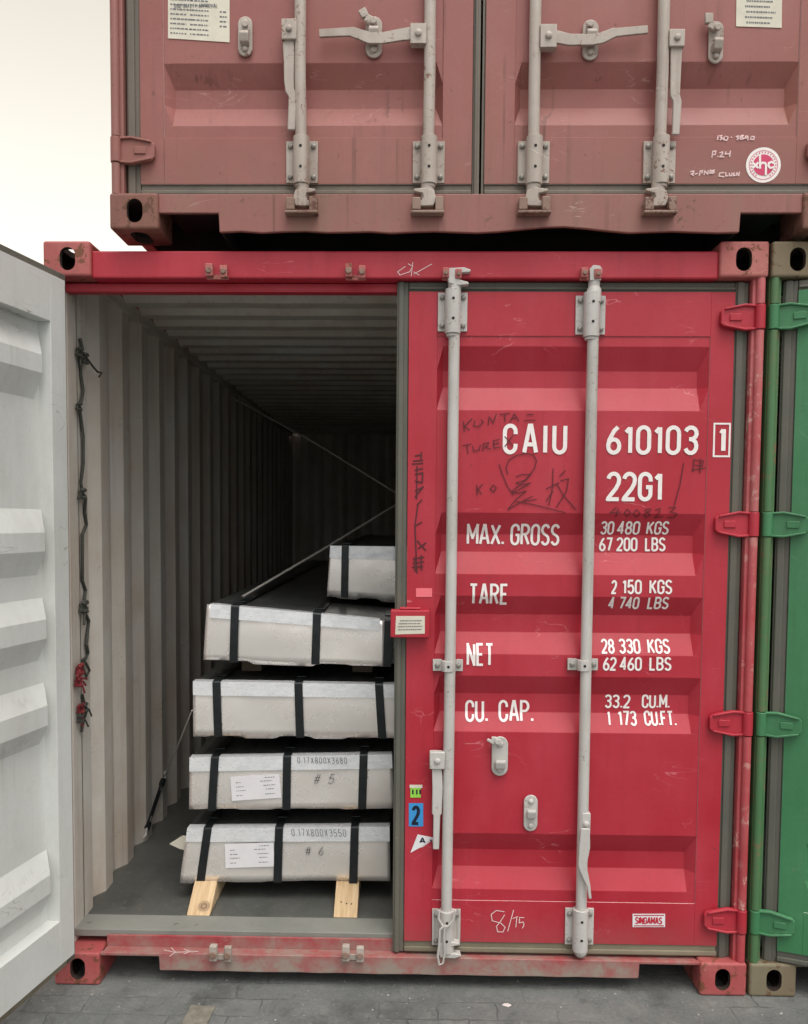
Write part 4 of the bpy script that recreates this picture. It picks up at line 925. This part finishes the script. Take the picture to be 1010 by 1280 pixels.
tb = empty('turnbuckle', t1, 'dark steel turnbuckle hooked low on the left inner wall', 'turnbuckle'); d = t0-t1
e1 = Vector((.008, 0, 0)); sd_ = d.normalized().cross(Vector((1, 0, 0))).normalized()*.010
mb = MB().tube([d*.15+sd_, d*.85+sd_], .0055, 8).tube([d*.15-sd_, d*.85-sd_], .0055, 8).tube([d*.12, d*.2], .014, 10).tube([d*.8, d*.88], .014, 10)
mb.build('turnbuckle_frame', [M['strap']], tb)
for a, b, k in ((0, .3, 1), (.72, 1.0, -1)):
    pts = [d*a+Vector((.0, 0, 0)), d*(a+.02)+sd_*1.2, d*(a+.07)+sd_*1.2, d*(a+.09), d*b] if k == 1 else [d*a, d*.90, d*.93+sd_*1.3, d*.98+sd_*1.2, d*1.01-sd_*.6, d*.95-sd_]
    MB().tube([p+e1*0 for p in pts], .005, 8).build('hook', [M['galv']], tb)
# rope tied along the left post
rp = [(100, 423), (103, 436), (100, 448), (101, 470), (104, 488), (102, 500), (99, 508), (101, 522), (104, 545), (104, 580), (101, 603), (103, 617), (107, 622), (106, 640), (108, 656), (103, 668), (103, 700), (103, 726), (107, 738), (105, 752), (105, 764), (111, 776), (109, 792), (108, 806), (110, 816), (107, 823), (103, 826)]
rope = empty('lashing_rope', at(103, 826, .055, 0), 'dark knotted rope hanging along the inside of the left door post', 'rope'); ro = rope.location
X0 = .056
pts = [at(x, y, X0+.004*math.sin(i*1.7), 0)-ro for i, (x, y) in enumerate(rp)]
mb = MB().tube(pts, .0062, 8); mb.build('rope_strand', [M['rope']], rope)
def knot(px, py, r, mat, tails=2):
    c0 = at(px, py, X0+.006, 0)-ro; mb = MB(); L = []
    for i in range(15):
        t = i*2*math.pi/5*1.02; L.append(c0+Vector((r*.6*math.sin(t*1.5), r*1.3*math.cos(t), r*1.2*math.sin(t*.7+1))))
    mb.tube(L, r*.42, 6)
    for k in range(tails):
        e = c0+Vector((random.uniform(0, .015), random.uniform(-.06, .07), random.uniform(-.07, .03)))
        mb.tube([c0, (c0+e)/2+Vector((0, .008, .006)), e], r*.3, 6)
    mb.build('knot', [M[mat]], rope)
for px, py, r in [(99, 440, .012), (106, 448, .014), (99, 508, .011), (103, 617, .014), (105, 758, .016)]: knot(px, py, r, 'rope', 1)
for px, py, r in [(100, 836, .014), (98, 852, .013), (101, 885, .013)]: knot(px, py, r, 'redrope', 3)
for px, py, r in [(106, 884, .012), (101, 898, .011)]: knot(px, py, r, 'rope', 2)
MB().tube([at(108, 447, X0+.01, 0)-ro, at(116, 458, X0+.016, 0)-ro, at(122, 465, X0+.012, 0)-ro, at(127, 466, X0+.012, 0)-ro, at(124, 471, X0+.012, 0)-ro], .004, 6).build('rope_tail', [M['rope']], rope)
MB().tube([at(x, y, X0, 0)-ro for x, y in [(108, 820), (103, 832), (108, 846), (112, 838), (107, 828)]], .005, 6).build('rope_tail', [M['rope']], rope)
MB().tube([at(x, y, X0, 0)-ro for x, y in [(103, 868), (105, 878), (108, 890), (104, 903), (102, 915)]], .005, 6).build('rope_tail', [M['rope']], rope)
